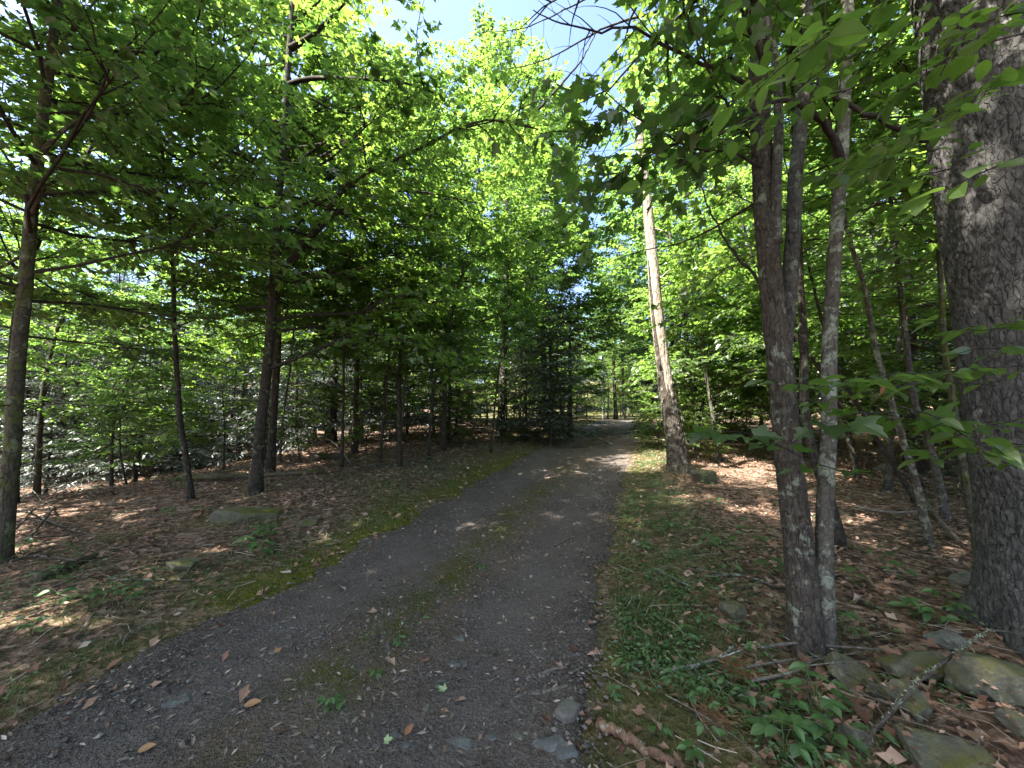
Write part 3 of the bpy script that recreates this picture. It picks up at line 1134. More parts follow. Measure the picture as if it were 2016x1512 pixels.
obj('crown', g.mesh('crown', [MAT['twig'], MAT['needle']], False, pb), pine)

# ---- the forked maple and its lichen-covered neighbour
A0 = gp(1590, 1285)
DA = A0[1]
A_pts = [A0] + [at(u, v, DA + o) for u, v, o in [(1575, 1100, .02), (1552, 900, .05), (1538, 740, .07), (1524, 620, .10), (1508, 450, .13), (1500, 300, .16), (1492, 150, .2), (1486, 0, .24)]]
A_pts += [A_pts[-1] + [-.25, .2, 2.0], A_pts[-1] + [-.3, .6, 5.0]]
mapleA = thing('maple_tree', 'forked maple with rough dark bark rising from the pile of pale sticks', 'tree', A0)
V, T, PA = relief_trunk(A_pts, .082, 11, 110, 560, .022, .085, .009, 9, flare=.22, top=.25)
obj('trunk', mesh_np('trunk', V - A0, T, [MAT['bark_twin']], smooth=True), mapleA)
fork = [at(1535, 735, DA + .10), at(1548, 620, DA + .14), at(1560, 480, DA + .18), at(1566, 350, DA + .22), at(1580, 200, DA + .28), at(1590, 0, DA + .35)]
fork += [fork[-1] + [.2, .3, 2.2]]
V, T, PF = relief_trunk(fork, .050, 8, 64, 300, .024, .07, .006, 12, flare=.0, top=.3)
obj('fork_stem', mesh_np('fork_stem', V - A0, T, [MAT['bark_grey']], smooth=True), mapleA)
f2 = [at(1530, 480, DA + .10), at(1528, 380, DA + .06), at(1533, 250, DA + .05), at(1530, 150, DA + .05), at(1515, 60, DA + .1), at(1490, -60, DA + .15)]
V, T = tubes(resample(f2, 30)[None], np.linspace(.036, .022, 30)[None], 10)
gg = Geo()
gg.add(V, T)
obj('side_stem', gg.mesh('side_stem', [MAT['bark_grey']], True, A0), mapleA)


def near_branch(root, b, pixels, depths, r, mat='twig', n=24):
    pp = [at(u, v, q) for (u, v), q in zip(pixels, depths)]
    Q = resample(pp, n)
    Q[1:-1] += rng.normal(0, .006, (n - 2, 3))
    V, T = tubes(Q[None], np.linspace(r, r * .25, n)[None], 7)
    gg = Geo()
    gg.add(V, T)
    obj('branch', gg.mesh('branch', [MAT[mat]], True, b), root)
    return resample(Q, 7, False)


limbA = []
limbA.append(near_branch(mapleA, A0, [(1490, 185), (1440, 150), (1380, 125), (1310, 90), (1245, 55), (1180, 62), (1090, 40), (1050, 20)], [2.6, 2.6, 2.6, 2.62, 2.7, 2.8, 2.9, 3.0], .016))
limbA.append(near_branch(mapleA, A0, [(1490, 260), (1450, 235), (1400, 150), (1360, 60), (1340, -20)], [2.6, 2.55, 2.5, 2.45, 2.4], .012))
limbA.append(near_branch(mapleA, A0, [(1490, 215), (1440, 225), (1370, 260), (1300, 300), (1240, 330), (1180, 380)], [2.6, 2.6, 2.7, 2.9, 3.0, 3.1], .011))
limbA.append(near_branch(mapleA, A0, [(1500, 330), (1440, 300), (1360, 290), (1270, 240), (1200, 220), (1130, 300)], [2.65, 2.7, 2.8, 2.9, 3.0, 3.1], .011))
limbA.append(near_branch(mapleA, A0, [(1500, 120), (1470, 40), (1420, -40), (1350, -120)], [2.6, 2.5, 2.4, 2.2], .014))
limbA.append(near_branch(mapleA, A0, [(1500, 560), (1440, 490), (1400, 420), (1370, 350), (1320, 325)], [2.7, 2.9, 3.1, 3.2, 3.2], .012))
limbA.append(near_branch(mapleA, A0, [(1505, 390), (1420, 440), (1330, 480), (1240, 500), (1150, 540)], [2.7, 2.9, 3.2, 3.6, 3.9], .009))
AR = np.random.default_rng(33)
side = []
for Lb in limbA[:5]:
    for j in range(9):
        a = AR.uniform(.8, 6)
        i = min(int(a), 5)
        p0 = Lb[i] + (Lb[i + 1] - Lb[i]) * (a - i)
        dd = norm(Lb[i + 1] - Lb[i])
        rot = np.radians(AR.uniform(25, 70)) * AR.choice([-1, 1])
        c_, s_ = np.cos(rot), np.sin(rot)
        side.append(grow(AR, p0, [dd[0] * c_ - dd[1] * s_, dd[0] * s_ + dd[1] * c_, dd[2] * .5 + AR.normal(-.1, .25)], AR.uniform(.35, .75), 7, -.1, .12))
main, up_l = limbs_auto(AR, PA, A0[2] + 4.6, A0[2] + 9, 22, lambda q: 3.2 * (1 - .5 * q), (5, 40), .02, 3)  # upper limbs above the view, lengthened to add shade over pine and road
main2, up2 = limbs_auto(AR, PF, A0[2] + 4.6, PF[-1, 2], 10, lambda q: 2.4, (5, 40), .02, 3)
g, lv = crown_mesh('crown', AR, [resample(l, 7, False) for l in limbA[:5]] + side, [], dict(per_m=6, tlen=.26, skip=.1, flat=.35), 4, .125, 'maple', 'leaf_maple', limb_r=None, flat=.4, dip=.9, twig_r=.0022, hole=True)
add_limbs(g, side, lambda ln: .003 + .004 * ln, 0, 5)
m = split_largest(lv[0], lv[3], 300)
bigA = [a[m] for a in lv]
g2, lv2 = crown_mesh('crown', AR, up_l + up2, [], dict(per_m=5, tlen=.45, skip=.2), 7, .12, 'maple_mid', 'leaf_maple', limb_r=lambda ln: .005 + .009 * ln, hole=True)
lvr = tuple(np.concatenate([a[~m], b_]) for a, b_ in zip(lv, lv2))
g.V += g2.V
g.T += [t + g.n for t in g2.T]
g.M += g2.M
g.C += g2.C
g.n += g2.n
crA = obj('crown', finish_crown(g, lvr, 'maple_mid', 'leaf_maple', AR, 'crown', A0), mapleA)
place_leaves(crA, A0, *bigA, 'maple', 'leaf_near', AR)

B0 = gp(1627, 1287)
DB = B0[1]
B_pts = [B0] + [at(u, v, DB + o) for u, v, o in [(1624, 1150, .0), (1624, 1000, .02), (1632, 850, .04), (1632, 700, .06), (1640, 550, .08), (1650, 400, .1), (1660, 250, .12), (1665, 100, .15), (1668, 0, .18)]]
B_pts += [B_pts[-1] + [.0, .2, 2.0], B_pts[-1] + [.1, .5, 4.5]]
mapleB = thing('maple_tree', 'slender straight maple with pale lichen patches pressed against the forked maple', 'tree', B0)
V, T, PB = relief_trunk(B_pts, .047, 11, 70, 330, .05, .12, .003, 21, flare=.25, top=.3)
obj('trunk', mesh_np('trunk', V - B0, T, [MAT['bark_lichen']], smooth=True), mapleB)
bl = [near_branch(mapleB, B0, [(1657, 345), (1653, 310), (1640, 265), (1615, 230), (1580, 208), (1530, 198), (1470, 235), (1400, 270)], [DB + .12, DB + .06, DB, DB - .1, DB - .2, DB - .25, DB - .3, DB - .3], .028, 'twig'),
      near_branch(mapleB, B0, [(1590, 212), (1612, 160), (1622, 80), (1625, 0), (1630, -60)], [DB - .17, DB - .16, DB - .15, DB - .15, DB - .15], .013, 'twig')]
main, up_l = limbs_auto(AR, PB, B0[2] + 4.6, B0[2] + 8, 20, lambda q: 3.0 * (1 - .5 * q), (5, 40), .02, 3)
g, lv = crown_mesh('crown', AR, up_l, [], dict(per_m=5, tlen=.45, skip=.2), 7, .12, 'maple_mid', 'leaf_maple', limb_r=lambda ln: .005 + .009 * ln, hole=True)
obj('crown', finish_crown(g, lv, 'maple_mid', 'leaf_maple', AR, 'crown', B0), mapleB)

# ---- the barkless snag by the road
S0 = gp(1338, 925)
DS = S0[1]
spts = [S0] + [at(u, v, DS) for u, v in [(1328, 860), (1314, 770), (1303, 690), (1292, 600), (1284, 510), (1276, 420), (1268, 350), (1262, 290), (1255, 200)]]
snag = thing('dead_snag', 'leaning dead snag with bare pale wood above a dark barky foot, at the road edge', 'tree', S0)
V, T, PS = relief_trunk(spts, .165, 9.5, 80, 260, .16, .9, .016, 31, flare=.22, top=.22, lump=.09)
snt = obj('trunk', mesh_np('trunk', V - S0, T, [MAT['snag']], smooth=True), snag)
nb, nz_ = 110, 230
sub = resample(PS[:int(len(PS) * .62)], nz_)
z = sub[:, 2] - sub[0, 2]
rad = trunk_profile(.165, z, .22, 12, .25)
th = np.arange(nb) / nb * 2 * np.pi
TH, Zm = np.meshgrid(th, z)
nu = 40
F1, F2 = worley((TH / 6.2832 * nu + .4 * vnoise(np.cos(TH) * 4 + Zm * 3, np.sin(TH) * 4, 2)) % nu, Zm / .16 + 40, nu, 5)
rr = rad[:, None] * (1 + .05 * vnoise(np.cos(TH) * 1.5 + Zm * 1.1, np.sin(TH) * 1.5 + Zm * .8, 36)) + .022 + .025 * np.exp(-np.maximum(Zm, 0) / .3) + .016 * (sstep(.02, .35, F2 - F1) - .7)
edge_z = 1.55 + .45 * vnoise(np.cos(TH) * 1.8, np.sin(TH) * 1.8, 41) + .25 * vnoise(np.cos(TH) * 6, np.sin(TH) * 6, 42) + 2.9 * np.exp(-((np.mod(TH - np.pi * 1.17 + np.pi, 6.2832) - np.pi) / .30) ** 2)
rr = np.where(Zm < edge_z, rr, rad[:, None] * .6)
V = sub[:, None] + rr[..., None] * np.stack([np.cos(TH), np.sin(TH), 0 * TH], -1)
V[0, :, 2] -= .25
i = (np.arange(nz_ - 1)[:, None] * nb + np.arange(nb)[None]).ravel()
j = (np.arange(nz_ - 1)[:, None] * nb + (np.arange(nb)[None] + 1) % nb).ravel()
obj('bark_sleeve', mesh_np('bark_sleeve', V.reshape(-1, 3) - S0, np.stack([i, j, j + nb, i + nb], 1), [MAT['bark_twin']], smooth=True), snag)
for (u, v, du, dv, r_) in [(1268, 385, -26, -14, .03), (1290, 560, 30, -30, .02), (1280, 450, 28, 6, .025)]:
    p0 = at(u, v, DS)
    q = at(u + du, v + dv, DS - .15)
    V, T = tubes(resample([p0, (p0 + q) / 2 + [0, 0, .02], q], 6)[None], np.linspace(r_, r_ * .5, 6)[None], 7)
    gg = Geo()
    gg.add(V, T)
    obj('broken_stub', gg.mesh('broken_stub', [MAT['snag']], True, S0), snt)

# ---- trees on the left of the lane
hand_tree('maple_tree', 'large maple with arching limbs behind the long mossy slab', 'tree',
          [(503, 972), (512, 850), (528, 700), (540, 550), (548, 400), (560, 250), (568, 100), (575, 0)], None, .084, 14, np.random.default_rng(201), 'bark_dark',
          crown=dict(zlo=2.6, zhi=9.5, n=34, L=3.8, sub=5, per_m=7.5, tlen=.5, per=12, size=.115, skip=.38, az0=math.pi / 2, azw=2.25, elev=(5, 40), lr=.02),
          extra=[([(545, 550), (600, 480), (640, 420), (700, 350), (790, 310), (870, 270), (930, 240), (1000, 238), (1060, 255)], [6.5, 6.4, 6.2, 6.0, 5.9, 5.8, 5.7, 5.7, 5.7], .05),
                 ([(545, 570), (640, 440), (720, 385), (800, 375), (870, 385), (940, 400)], [6.5, 6.5, 6.6, 6.7, 6.8, 7.0], .04),
                 ([(540, 730), (620, 690), (700, 658), (780, 665), (860, 690)], [6.5, 6.3, 6.2, 6.1, 6.1], .03),
                 ([(552, 345), (590, 315), (640, 280)], [6.5, 6.4, 6.2], .05),
                 ([(565, 180), (610, 155), (700, 155), (790, 162), (880, 192)], [6.5, 6.3, 6.0, 5.7, 5.5], .045),
                 ([(568, 110), (620, 65), (690, -5)], [6.5, 6.3, 6.0], .06),
                 ([(545, 390), (510, 330), (430, 290), (350, 320)], [6.5, 6.3, 6.0, 5.8], .04)], leafparts=300)
hand_tree('maple_tree', 'mottled maple cut by the picture edge beside the brush pile', 'tree',
          [(0, 1105), (22, 900), (34, 700), (48, 560), (62, 400), (85, 200), (110, 0)], None, .068, 12, np.random.default_rng(202), 'bark_moss',
          crown=dict(zlo=2.6, zhi=8.5, n=34, L=3.0, sub=5, per_m=7.5, tlen=.45, per=11, size=.10, elev=(5, 40), lr=.016),
          extra=[([(55, 410), (80, 380), (110, 355), (165, 340)], [3.85, 3.9, 4.0, 4.1], .03), ([(50, 400), (30, 340), (0, 290)], [3.85, 3.8, 3.7], .03),
                 ([(72, 290), (120, 260), (200, 220), (290, 200)], [3.85, 4.0, 4.2, 4.4], .03), ([(95, 100), (150, 50), (190, 0)], [3.85, 3.9, 4], .035)], leafparts=300)
hand_tree('maple_sapling', 'slim dark maple with leaning stem, left of the large maple and nearer the road', 'tree',
          [(378, 985), (365, 900), (352, 800), (343, 650), (336, 480), (322, 330), (308, 200)], None, .042, 9, np.random.default_rng(203), 'bark_dark',
          crown=dict(zlo=2.6, zhi=7.5, n=19, L=2.4, sub=4, per_m=7, tlen=.45, per=11, size=.11, elev=(0, 35)), leafparts=200,
          extra=[([(338, 500), (380, 440), (440, 400)], [6.2, 6.2, 6.2], .02)])
hand_tree('beech_tree', 'thin pale-stemmed tree with its foot behind the mossy log end', 'tree',
          [(315, 935), (318, 800), (316, 640), (318, 500), (312, 300)], None, .052, 11, np.random.default_rng(204), 'bark_grey',
          crown=dict(zlo=2.6, zhi=9, n=18, L=2.4, sub=4, per_m=6, tlen=.5, per=11, size=.12))
hand_tree('beech_tree', 'straight dark-footed tree at the brink of the hollow', 'tree',
          [(130, 945), (122, 800), (124, 640), (126, 480), (128, 300)], None, .082, 13, np.random.default_rng(205), 'bark_dark',
          crown=dict(zlo=2.0, zhi=9, n=20, L=2.9, sub=4, per_m=6, tlen=.5, per=11, size=.12, elev=(0, 35)))
for pix, r0, H, lab, bk, sd_ in [
        ([(672, 922), (676, 840), (680, 640), (690, 500)], .045, 8, 'slender sapling with dead twigs, standing by the pale fallen branch', 'bark_dark', 301),
        ([(748, 915), (755, 820), (764, 720), (780, 560), (795, 480)], .05, 8, 'small maple with a low fan of bright leaves, left of the leaning pair', 'bark_dark', 302),
        ([(786, 893), (794, 820), (800, 720), (806, 600)], .042, 7, 'leaning thin trunk with a pale lower stem, one of a close pair', 'bark_grey', 303),
        ([(843, 910), (850, 800), (858, 740), (885, 640), (905, 560), (935, 400)], .05, 9, 'thin trunk bending over to the lane above a green seedling', 'bark_dark', 304),
        ([(877, 860), (884, 800), (890, 730), (900, 600)], .04, 8, 'pale whip of a trunk deep in the hemlock shade', 'bark_birch', 305),
        ([(966, 893), (972, 820), (985, 700), (1005, 580), (1018, 500)], .04, 8, 'short dark stem standing nearest the mossy verge', 'bark_dark', 306),
        ([(385, 880), (388, 760), (392, 620)], .05, 8, 'crooked stem just behind the slim dark maple', 'bark_grey', 307),
        ([(550, 910), (560, 800), (575, 700)], .04, 7, 'young stem close behind the large maple', 'bark_grey', 308)]:
    hand_tree('maple_sapling', lab, 'tree', pix, None, r0 * .75, H, np.random.default_rng(sd_), bk,
              crown=dict(zlo=1.5 if sd_ in (302, 304) else 2.5, zhi=H, n=19, L=1.8, sub=3, per_m=7, tlen=.42, per=10, size=.11, elev=(-5, 30), lr=.01), leafparts=120 if sd_ in (302, 304, 301) else 0)

# ---- thin trees on the right
for pix, r0, H, lab, bk, sd_, Dt in [
        ([(1690, 942), (1675, 880), (1655, 800), (1610, 720), (1565, 660), (1500, 560)], .085, 8, 'curved dark trunk leaning over the leaf litter behind the lichened maple', 'bark_dark', 321, None),
        ([(1657, 1078), (1632, 980), (1602, 890), (1585, 780), (1580, 600)], .075, 8, 'dark trunk showing directly behind the twin maples', 'bark_dark', 322, None),
        ([(1832, 1075), (1805, 960), (1778, 880), (1750, 780), (1725, 690), (1700, 560), (1660, 400)], .052, 8, 'pale speckled sapling leaning away from the big pine', 'bark_lichen', 323, None),
        ([(1805, 990), (1770, 930), (1730, 870), (1690, 800), (1620, 640)], .05, 7, 'strongly leaning brown pole crossing behind the speckled sapling', 'bark_dark', 324, None),
        ([(1928, 1088), (1905, 980), (1888, 880), (1872, 780), (1858, 680), (1850, 500)], .05, 8, 'yellow mossy stem right against the big pine', 'bark_moss', 325, None),
        ([(1862, 1020), (1848, 950), (1830, 880), (1800, 790), (1780, 640)], .065, 8, 'leaning grey stem between the speckled sapling and the mossy stem', 'bark_grey', 326, None),
        ([(1468, 850), (1475, 760), (1483, 700), (1492, 620), (1490, 480)], .05, 8, 'white lichened sapling in front of the sunlit bushes', 'bark_birch', 327, None),
        ([(1870, 900), (1862, 780), (1856, 640), (1850, 500)], .075, 9, 'straight dark stem half hidden by the big pine', 'bark_dark', 328, None)]:
    hand_tree('leaning_sapling' if sd_ in (323, 324, 326) else 'slender_tree', lab, 'tree', pix, None, r0 * .66, H, np.random.default_rng(sd_), bk,
              crown=dict(zlo=2.9, zhi=H, n=16, L=2.0, sub=3, per_m=6.5, tlen=.42, per=10, size=.11, elev=(-5, 30), lr=.01, hole=True), leafmat='leaf_beech', flare=.25)

# ================================================================== TREES FURTHER OFF
FR = np.random.default_rng(77)
spots = []



def free(x, y, dmin):
    return all((x - a) ** 2 + (y - b) ** 2 > (dmin + c) ** 2 / 2 for a, b, c in spots)


def blocked(x, y):
    t = float(road_t(x, y))
    hw = float(XR(y) - XL(y)) / 2
    return y < 43 and abs(t) * hw < hw + 1.6


def put(proto, name, lab, u, v, group, s=1., dist=None, rz=None, tilt=.02):
    if dist is None:
        p = gp(u, v)
    else:
        d_ = ray(u, 800)
        p = np.array([d_[0] / d_[1] * dist, dist, 0])
    spots.append((p[0], p[1], 1.2))
    return place(proto, name, lab, 'tree' if 'shrub' not in name else 'shrub', p[0], p[1], group, s, rz, FR, tilt)


# named ones
put('hemlock_b', 'hemlock_tree', 'dark dense hemlock with foliage to the ground where the lane bends', 1122, 840, None, .72, dist=17)
put('beech_a', 'beech_tree', 'bright beech arching over the dark hemlock at the bend', 1110, 0, None, 1.25, dist=19)
put('beech_a', 'beech_tree', 'yellow-green beech filling the middle above the young hemlocks', 1040, 0, None, 1.2, dist=18)
put('maple_c', 'maple_tree', 'slender maple filling the upper corner behind the mottled maple', 40, 0, None, 1.0, dist=6.2)
put('maple_a', 'maple_tree', 'tall maple whose crown closes over the lane left of the bend', 985, 0, None, 1.05, dist=16.5)
put('maple_b', 'maple_tree', 'tall maple arching over the bend of the lane', 1078, 0, None, 1.22, dist=19.5)
put('maple_b', 'maple_tree', 'tall maple behind the snag, its crown over the lane', 1345, 0, None, 1.15, dist=15.5)
put('hemlock_c', 'young_hemlock', 'young hemlock in front of the dark hemlock at the bend', 1085, 0, None, 1.1, dist=14)
put('hemlock_c', 'young_hemlock', 'young hemlock skirt between the bend and the short dark stem', 1035, 0, None, 1.0, dist=15.5)
put('hemlock_a', 'hemlock_tree', 'thick hemlock trunk behind the dead-twig sapling', 655, 0, None, .8, dist=15)
put('hemlock_a', 'hemlock_tree', 'thick hemlock trunk left of the leaning pair', 706, 0, None, .75, dist=16.5)
put('maple_a', 'maple_tree', 'grey trunk slightly leaning at the far end of the lane', 1212, 0, None, 1.1, dist=36, rz=1.)
put('maple_b', 'maple_tree', 'dark straight trunk at the far end of the lane', 1228, 0, None, 1.25, dist=38, rz=2.)
put('beech_a', 'birch_tree', 'thin pale trunk next to the pole with the box', 1196, 0, None, 1.2, dist=36)
groups = {
    'hemlock_a': ('hemlock_tree', 'tall dark hemlock'), 'hemlock_b': ('hemlock_tree', 'mid-sized dark hemlock'), 'hemlock_c': ('young_hemlock', 'young hemlock with drooping boughs'),
    'maple_a': ('maple_tree', 'tall maple in full leaf'), 'maple_b': ('maple_tree', 'grey-barked maple in full leaf'),
    'maple_c': ('young_maple', 'slender young maple'), 'beech_a': ('beech_tree', 'bright green beech'), 'beech_b': ('beech_tree', 'low bright green beech'),
    'sapling_a': ('beech_sapling', 'thin sapling with flat leaf layers'), 'sapling_b': ('beech_sapling', 'small sapling with flat leaf layers'), 'shrub_a': ('leafy_shrub', 'leafy green shrub')}


def scatter(n, xr, yr, mix, where, dmin=1.6, smin=.8, smax=1.2):
    k = 0
    tries = 0
    names = list(mix)
    w = np.array([mix[q] for q in names], float)
    while k < n and tries < 4000:
        tries += 1
        x, y = FR.uniform(*xr), FR.uniform(*yr)
        if blocked(x, y) or not free(x, y, dmin):
            continue
        p = names[FR.choice(len(names), p=w / w.sum())]
        tall = p.startswith(('maple', 'hemlock_a'))
        if (tall and math.hypot(x - 8, y - 41) < 17) or (p[:5] in ('beech', 'hemlo') and math.hypot(x - 10, y - 41) < 5.5):
            continue
        u, v, dep = project(np.array([x, y, 10.]))
        if tall and dep > 0 and 880 < u < 1260 and y < 19:
            continue
        spots.append((x, y, dmin))
        nm, lb = groups[p]
        place(p, nm, lb + ' ' + where, 'shrub' if nm.endswith('shrub') else 'tree', x, y, ' '.join(dict.fromkeys([lb.split(' ')[0]] + nm.split('_'))) + 's ' + where, FR.uniform(smin, smax), None, FR, .03)
        k += 1


scatter(5, (-8, -1.8), (8.2, 12), {'maple_c': 1}, 'among the saplings', 1.5)
scatter(9, (-14, -6.5), (5.5, 11), {'maple_c': 1, 'sapling_a': 3, 'hemlock_c': 1}, 'on the slope to the hollow', 1.5)
scatter(22, (-16, -5), (9.5, 17), {'hemlock_c': 6, 'beech_b': 1, 'sapling_a': 2}, 'behind the large maple', 1.3)
scatter(17, (-6, 0), (11, 20), {'hemlock_c': 5, 'beech_b': 3, 'beech_a': 2}, 'left of the bend', 1.3)
scatter(18, (-26, -8.5), (12.5, 21), {'hemlock_b': 1}, 'at the back of the slope', 1.1, .7, 1.0)
scatter(36, (-36, -3), (17, 36), {'hemlock_a': 1, 'hemlock_b': 6, 'maple_a': 1, 'maple_b': 2, 'beech_a': 2}, 'across the hollow', 1.9)
scatter(26, (-6, 9), (21, 38), {'hemlock_a': 1, 'maple_a': 3, 'maple_b': 3, 'beech_a': 3}, 'beyond the bend hemlock', 1.7)
scatter(24, (4.5, 13), (10, 20), {'beech_a': 3, 'beech_b': 3, 'sapling_a': 3, 'hemlock_b': 1}, 'close behind the snag', 1.2)
scatter(24, (6.5, 20), (4.5, 14), {'hemlock_b': 3, 'beech_a': 2, 'beech_b': 2, 'sapling_a': 2}, 'behind the big pine', 1.3)
scatter(36, (12, 44), (12, 38), {'maple_a': 3, 'maple_b': 2, 'beech_a': 3, 'hemlock_a': 2}, 'deep behind the snag', 1.9)
scatter(34, (-62, -14), (16, 52), {'hemlock_b': 5, 'beech_b': 1, 'maple_b': 2}, 'far across the hollow', 1.9, 1.0, 1.4)
scatter(20, (20, 60), (10, 40), {'hemlock_b': 2, 'beech_b': 2, 'maple_b': 2}, 'far off beyond the pine', 2., 1.0, 1.4)
scatter(26, (4, 24), (43, 54), {'beech_b': 3, 'maple_b': 1, 'shrub_a': 2, 'beech_a': 1}, 'closing the end of the lane', 1.6, 1.1, 1.5)
scatter(50, (-40, 60), (44, 70), {'maple_a': 3, 'maple_b': 3, 'hemlock_a': 2, 'beech_a': 3}, 'at the far end of the wood', 2.0, 1.0, 1.4)
for (u, v, s_, pr, lab) in [(1300, 880, 1.0, 'shrub_a', 'low sunlit shrub at the road side of the snag'), (1365, 905, .9, 'shrub_a', 'leafy shrub wrapped round the foot of the snag'),
                            (1400, 870, 1.4, 'shrub_a', 'broad shrub behind the snag'), (1450, 850, 1.5, 'shrub_a', 'tall shrub by the white lichened sapling'), (1340, 850, 1.5, 'shrub_a', 'sunny shrub hiding the lane beyond the snag'),
                            (1395, 830, .9, 'sapling_b', 'bright layered sapling over the shrubs'), (1440, 835, 1.0, 'sapling_a', 'tall layered sapling behind the white lichened sapling'), (1550, 850, .9, 'sapling_b', 'layered sapling seen between the twin maples and the shrubs'),
                            (250, 958, .75, 'sapling_b', 'sapling with a flat tier of leaves left of the slim dark maple'), (80, 930, .9, 'sapling_a', 'layered sapling at the far edge of the slope'),
                            (440, 925, .7, 'sapling_a', 'dark layered sapling close left of the large maple'), (590, 905, .65, 'sapling_b', 'low sapling right behind the large maple'), (180, 905, .9, 'sapling_a', 'layered sapling down the slope by the dark-footed tree'),
                            (905, 880, .6, 'sapling_b', 'thin-leaved sapling in front of the hemlock shade'), (720, 890, .7, 'sapling_b', 'low leafy sapling right of the dead-twig sapling'), (1060, 858, .8, 'sapling_b', 'sunlit low sapling at the hemlock edge'),
                            (1262, 812, 1.8, 'shrub_a', 'second sunlit shrub right of the lane end'), (1195, 814, 1.6, 'shrub_a', 'sunlit shrub left of the lane end'), (1228, 811, 1.5, 'shrub_a', 'sunlit shrub between the far trunks'),
                            (1245, 812, 2.0, 'shrub_a', 'round sunlit shrub at the far end of the lane'), (1020, 870, .55, 'shrub_a', 'small green shrub on the litter near the lane'), (1075, 845, 1.0, 'sapling_b', 'bright sapling leaning from the hemlock edge'),
                            (1000, 862, .45, 'shrub_a', 'low seedling clump beside the small green shrub')]:
    put(pr, groups[pr][0], lab, u, v, None, s_)
# trees added outside the view, beside and behind the viewer, to shade the lane
for x, y, pr, lab, s_ in [(-6.5, -2.5, 'maple_a', 'tall maple added for shade beside the lane behind the viewer', 1.0), (4.6, -3.5, 'maple_a', 'tall maple added for shade behind the big pine and the viewer', 1.0), (-3.9, -2.4, 'maple_b', 'tall maple added for shade, overhanging the viewer from the bank', 1.0), (-6.4, .7, 'maple_a', 'tall maple added for shade on the bank just outside the view', 1.0), (-10.5, 3.0, 'maple_b', 'tall maple added for shade lower on the slope outside the view', 1.0),
                          (-4.4, -6.5, 'maple_b', 'tall maple added for shade at the lane behind the viewer', 1.1), (7.0, 1.2, 'maple_b', 'tall maple added for shade behind the big pine', 1.0)]:
    place(pr, 'maple_tree', lab, 'tree', x, y, None, s_, None, FR, .02)

# ================================================================== BRANCHES HANGING INTO VIEW
BR = np.random.default_rng(55)


def spray(label, pixels, depths, kind='beech', mat='leaf_beech_near', size=.10, n_side=5, per=5, r=.004, tl=.22, cat='branch', name='leafy_branch', dip=.35, limit=150):
    pp = np.array([at(u, v, q) for (u, v), q in zip(pixels, depths)])
    Q = resample(pp, 16)
    b = Q[0]
    root = thing(name, label, cat, b)
    V, T = tubes(Q[None], np.linspace(r, r * .3, 16)[None], 6)
    g = Geo()
    g.add(V, T)
    limb = [resample(Q, 7, False)]
    P, D, Ls = twig_batch(BR, limb, n_side, tl, skip=.12, flat=.12, taper=.6, K=4, droop=.08)
    V, T = tubes(P, np.broadcast_to(np.linspace(1, .4, 4) * r * .45, P.shape[:2]), 4, cap=False)
    g.add(V, T)
    obj('stem', g.mesh('stem', [MAT['twig']], True, b), root)
    pos, d, n, s = leaves_on(BR, P, D, Ls, per, size, .3, dip)
    pick = BR.permutation(len(pos))[:limit]
    place_leaves(root, b, pos[pick], d[pick], n[pick], s[pick], kind, mat, BR)
    return root


spray('beech twig across the upper bark of the big pine', [(2040, 60), (1960, 80), (1890, 105), (1830, 140), (1790, 175)], [1.7, 1.65, 1.6, 1.6, 1.6], size=0.093, n_side=21, per=4, tl=.16)
spray('long drooping beech twig slanting down over the big pine', [(2040, 110), (1950, 180), (1870, 230), (1790, 290), (1720, 330)], [1.7, 1.7, 1.65, 1.6, 1.6], size=0.093, n_side=21, per=4, tl=.17)
spray('close beech twig with long leaf blades before the big pine', [(2060, 280), (1980, 320), (1910, 350), (1850, 385)], [1.2, 1.2, 1.2, 1.2], size=0.093, n_side=18, per=2, tl=.1, limit=22)
spray('bright beech twig between the lichened maple and the big pine', [(1860, 220), (1780, 260), (1720, 285), (1660, 330)], [1.9, 1.9, 1.9, 1.9], size=0.093, n_side=19, per=4, tl=.18)
spray('big-leaved beech twig in front of the fork of the maple', [(1800, -40), (1680, 40), (1600, 90), (1530, 140), (1480, 190)], [1.5, 1.45, 1.4, 1.4, 1.4], size=0.115, n_side=16, per=3, tl=.17)
spray('beech twig hanging at the top edge beside the big pine', [(1790, -30), (1740, 20), (1700, 60), (1640, 90)], [1.7, 1.7, 1.7, 1.7], size=0.098, n_side=16, per=4, tl=.18)
spray('beech twig at the very top above the twin maples', [(1480, -60), (1520, 0), (1560, 40), (1600, 55)], [1.6, 1.6, 1.6, 1.6], size=0.098, n_side=15, per=4, tl=.18)
spray('drooping beech twig below the fork of the maple', [(1640, 120), (1540, 200), (1440, 270), (1340, 320), (1300, 360)], [1.75, 1.8, 1.85, 1.9, 1.9], size=0.098, n_side=13, per=3, tl=.18)
spray('low beech branch reaching across the twin maples at eye height', [(2060, 716), (1930, 726), (1830, 735), (1740, 738), (1640, 762), (1530, 752)], [1.7, 1.7, 1.7, 1.7, 1.7, 1.7], size=0.082, n_side=22, per=3, tl=.11, r=.0035, dip=.2)
spray('short beech twig lying over the middle of the pine bark', [(2050, 640), (1980, 645), (1920, 650), (1860, 632)], [1.65, 1.65, 1.65, 1.65], size=0.082, n_side=18, per=3, tl=.1, dip=.2)
spray('single beech twig low on the pine bark', [(2060, 690), (1990, 690), (1930, 685), (1890, 695)], [1.7, 1.7, 1.7, 1.7], size=0.076, n_side=16, per=2, tl=.1, dip=.2)
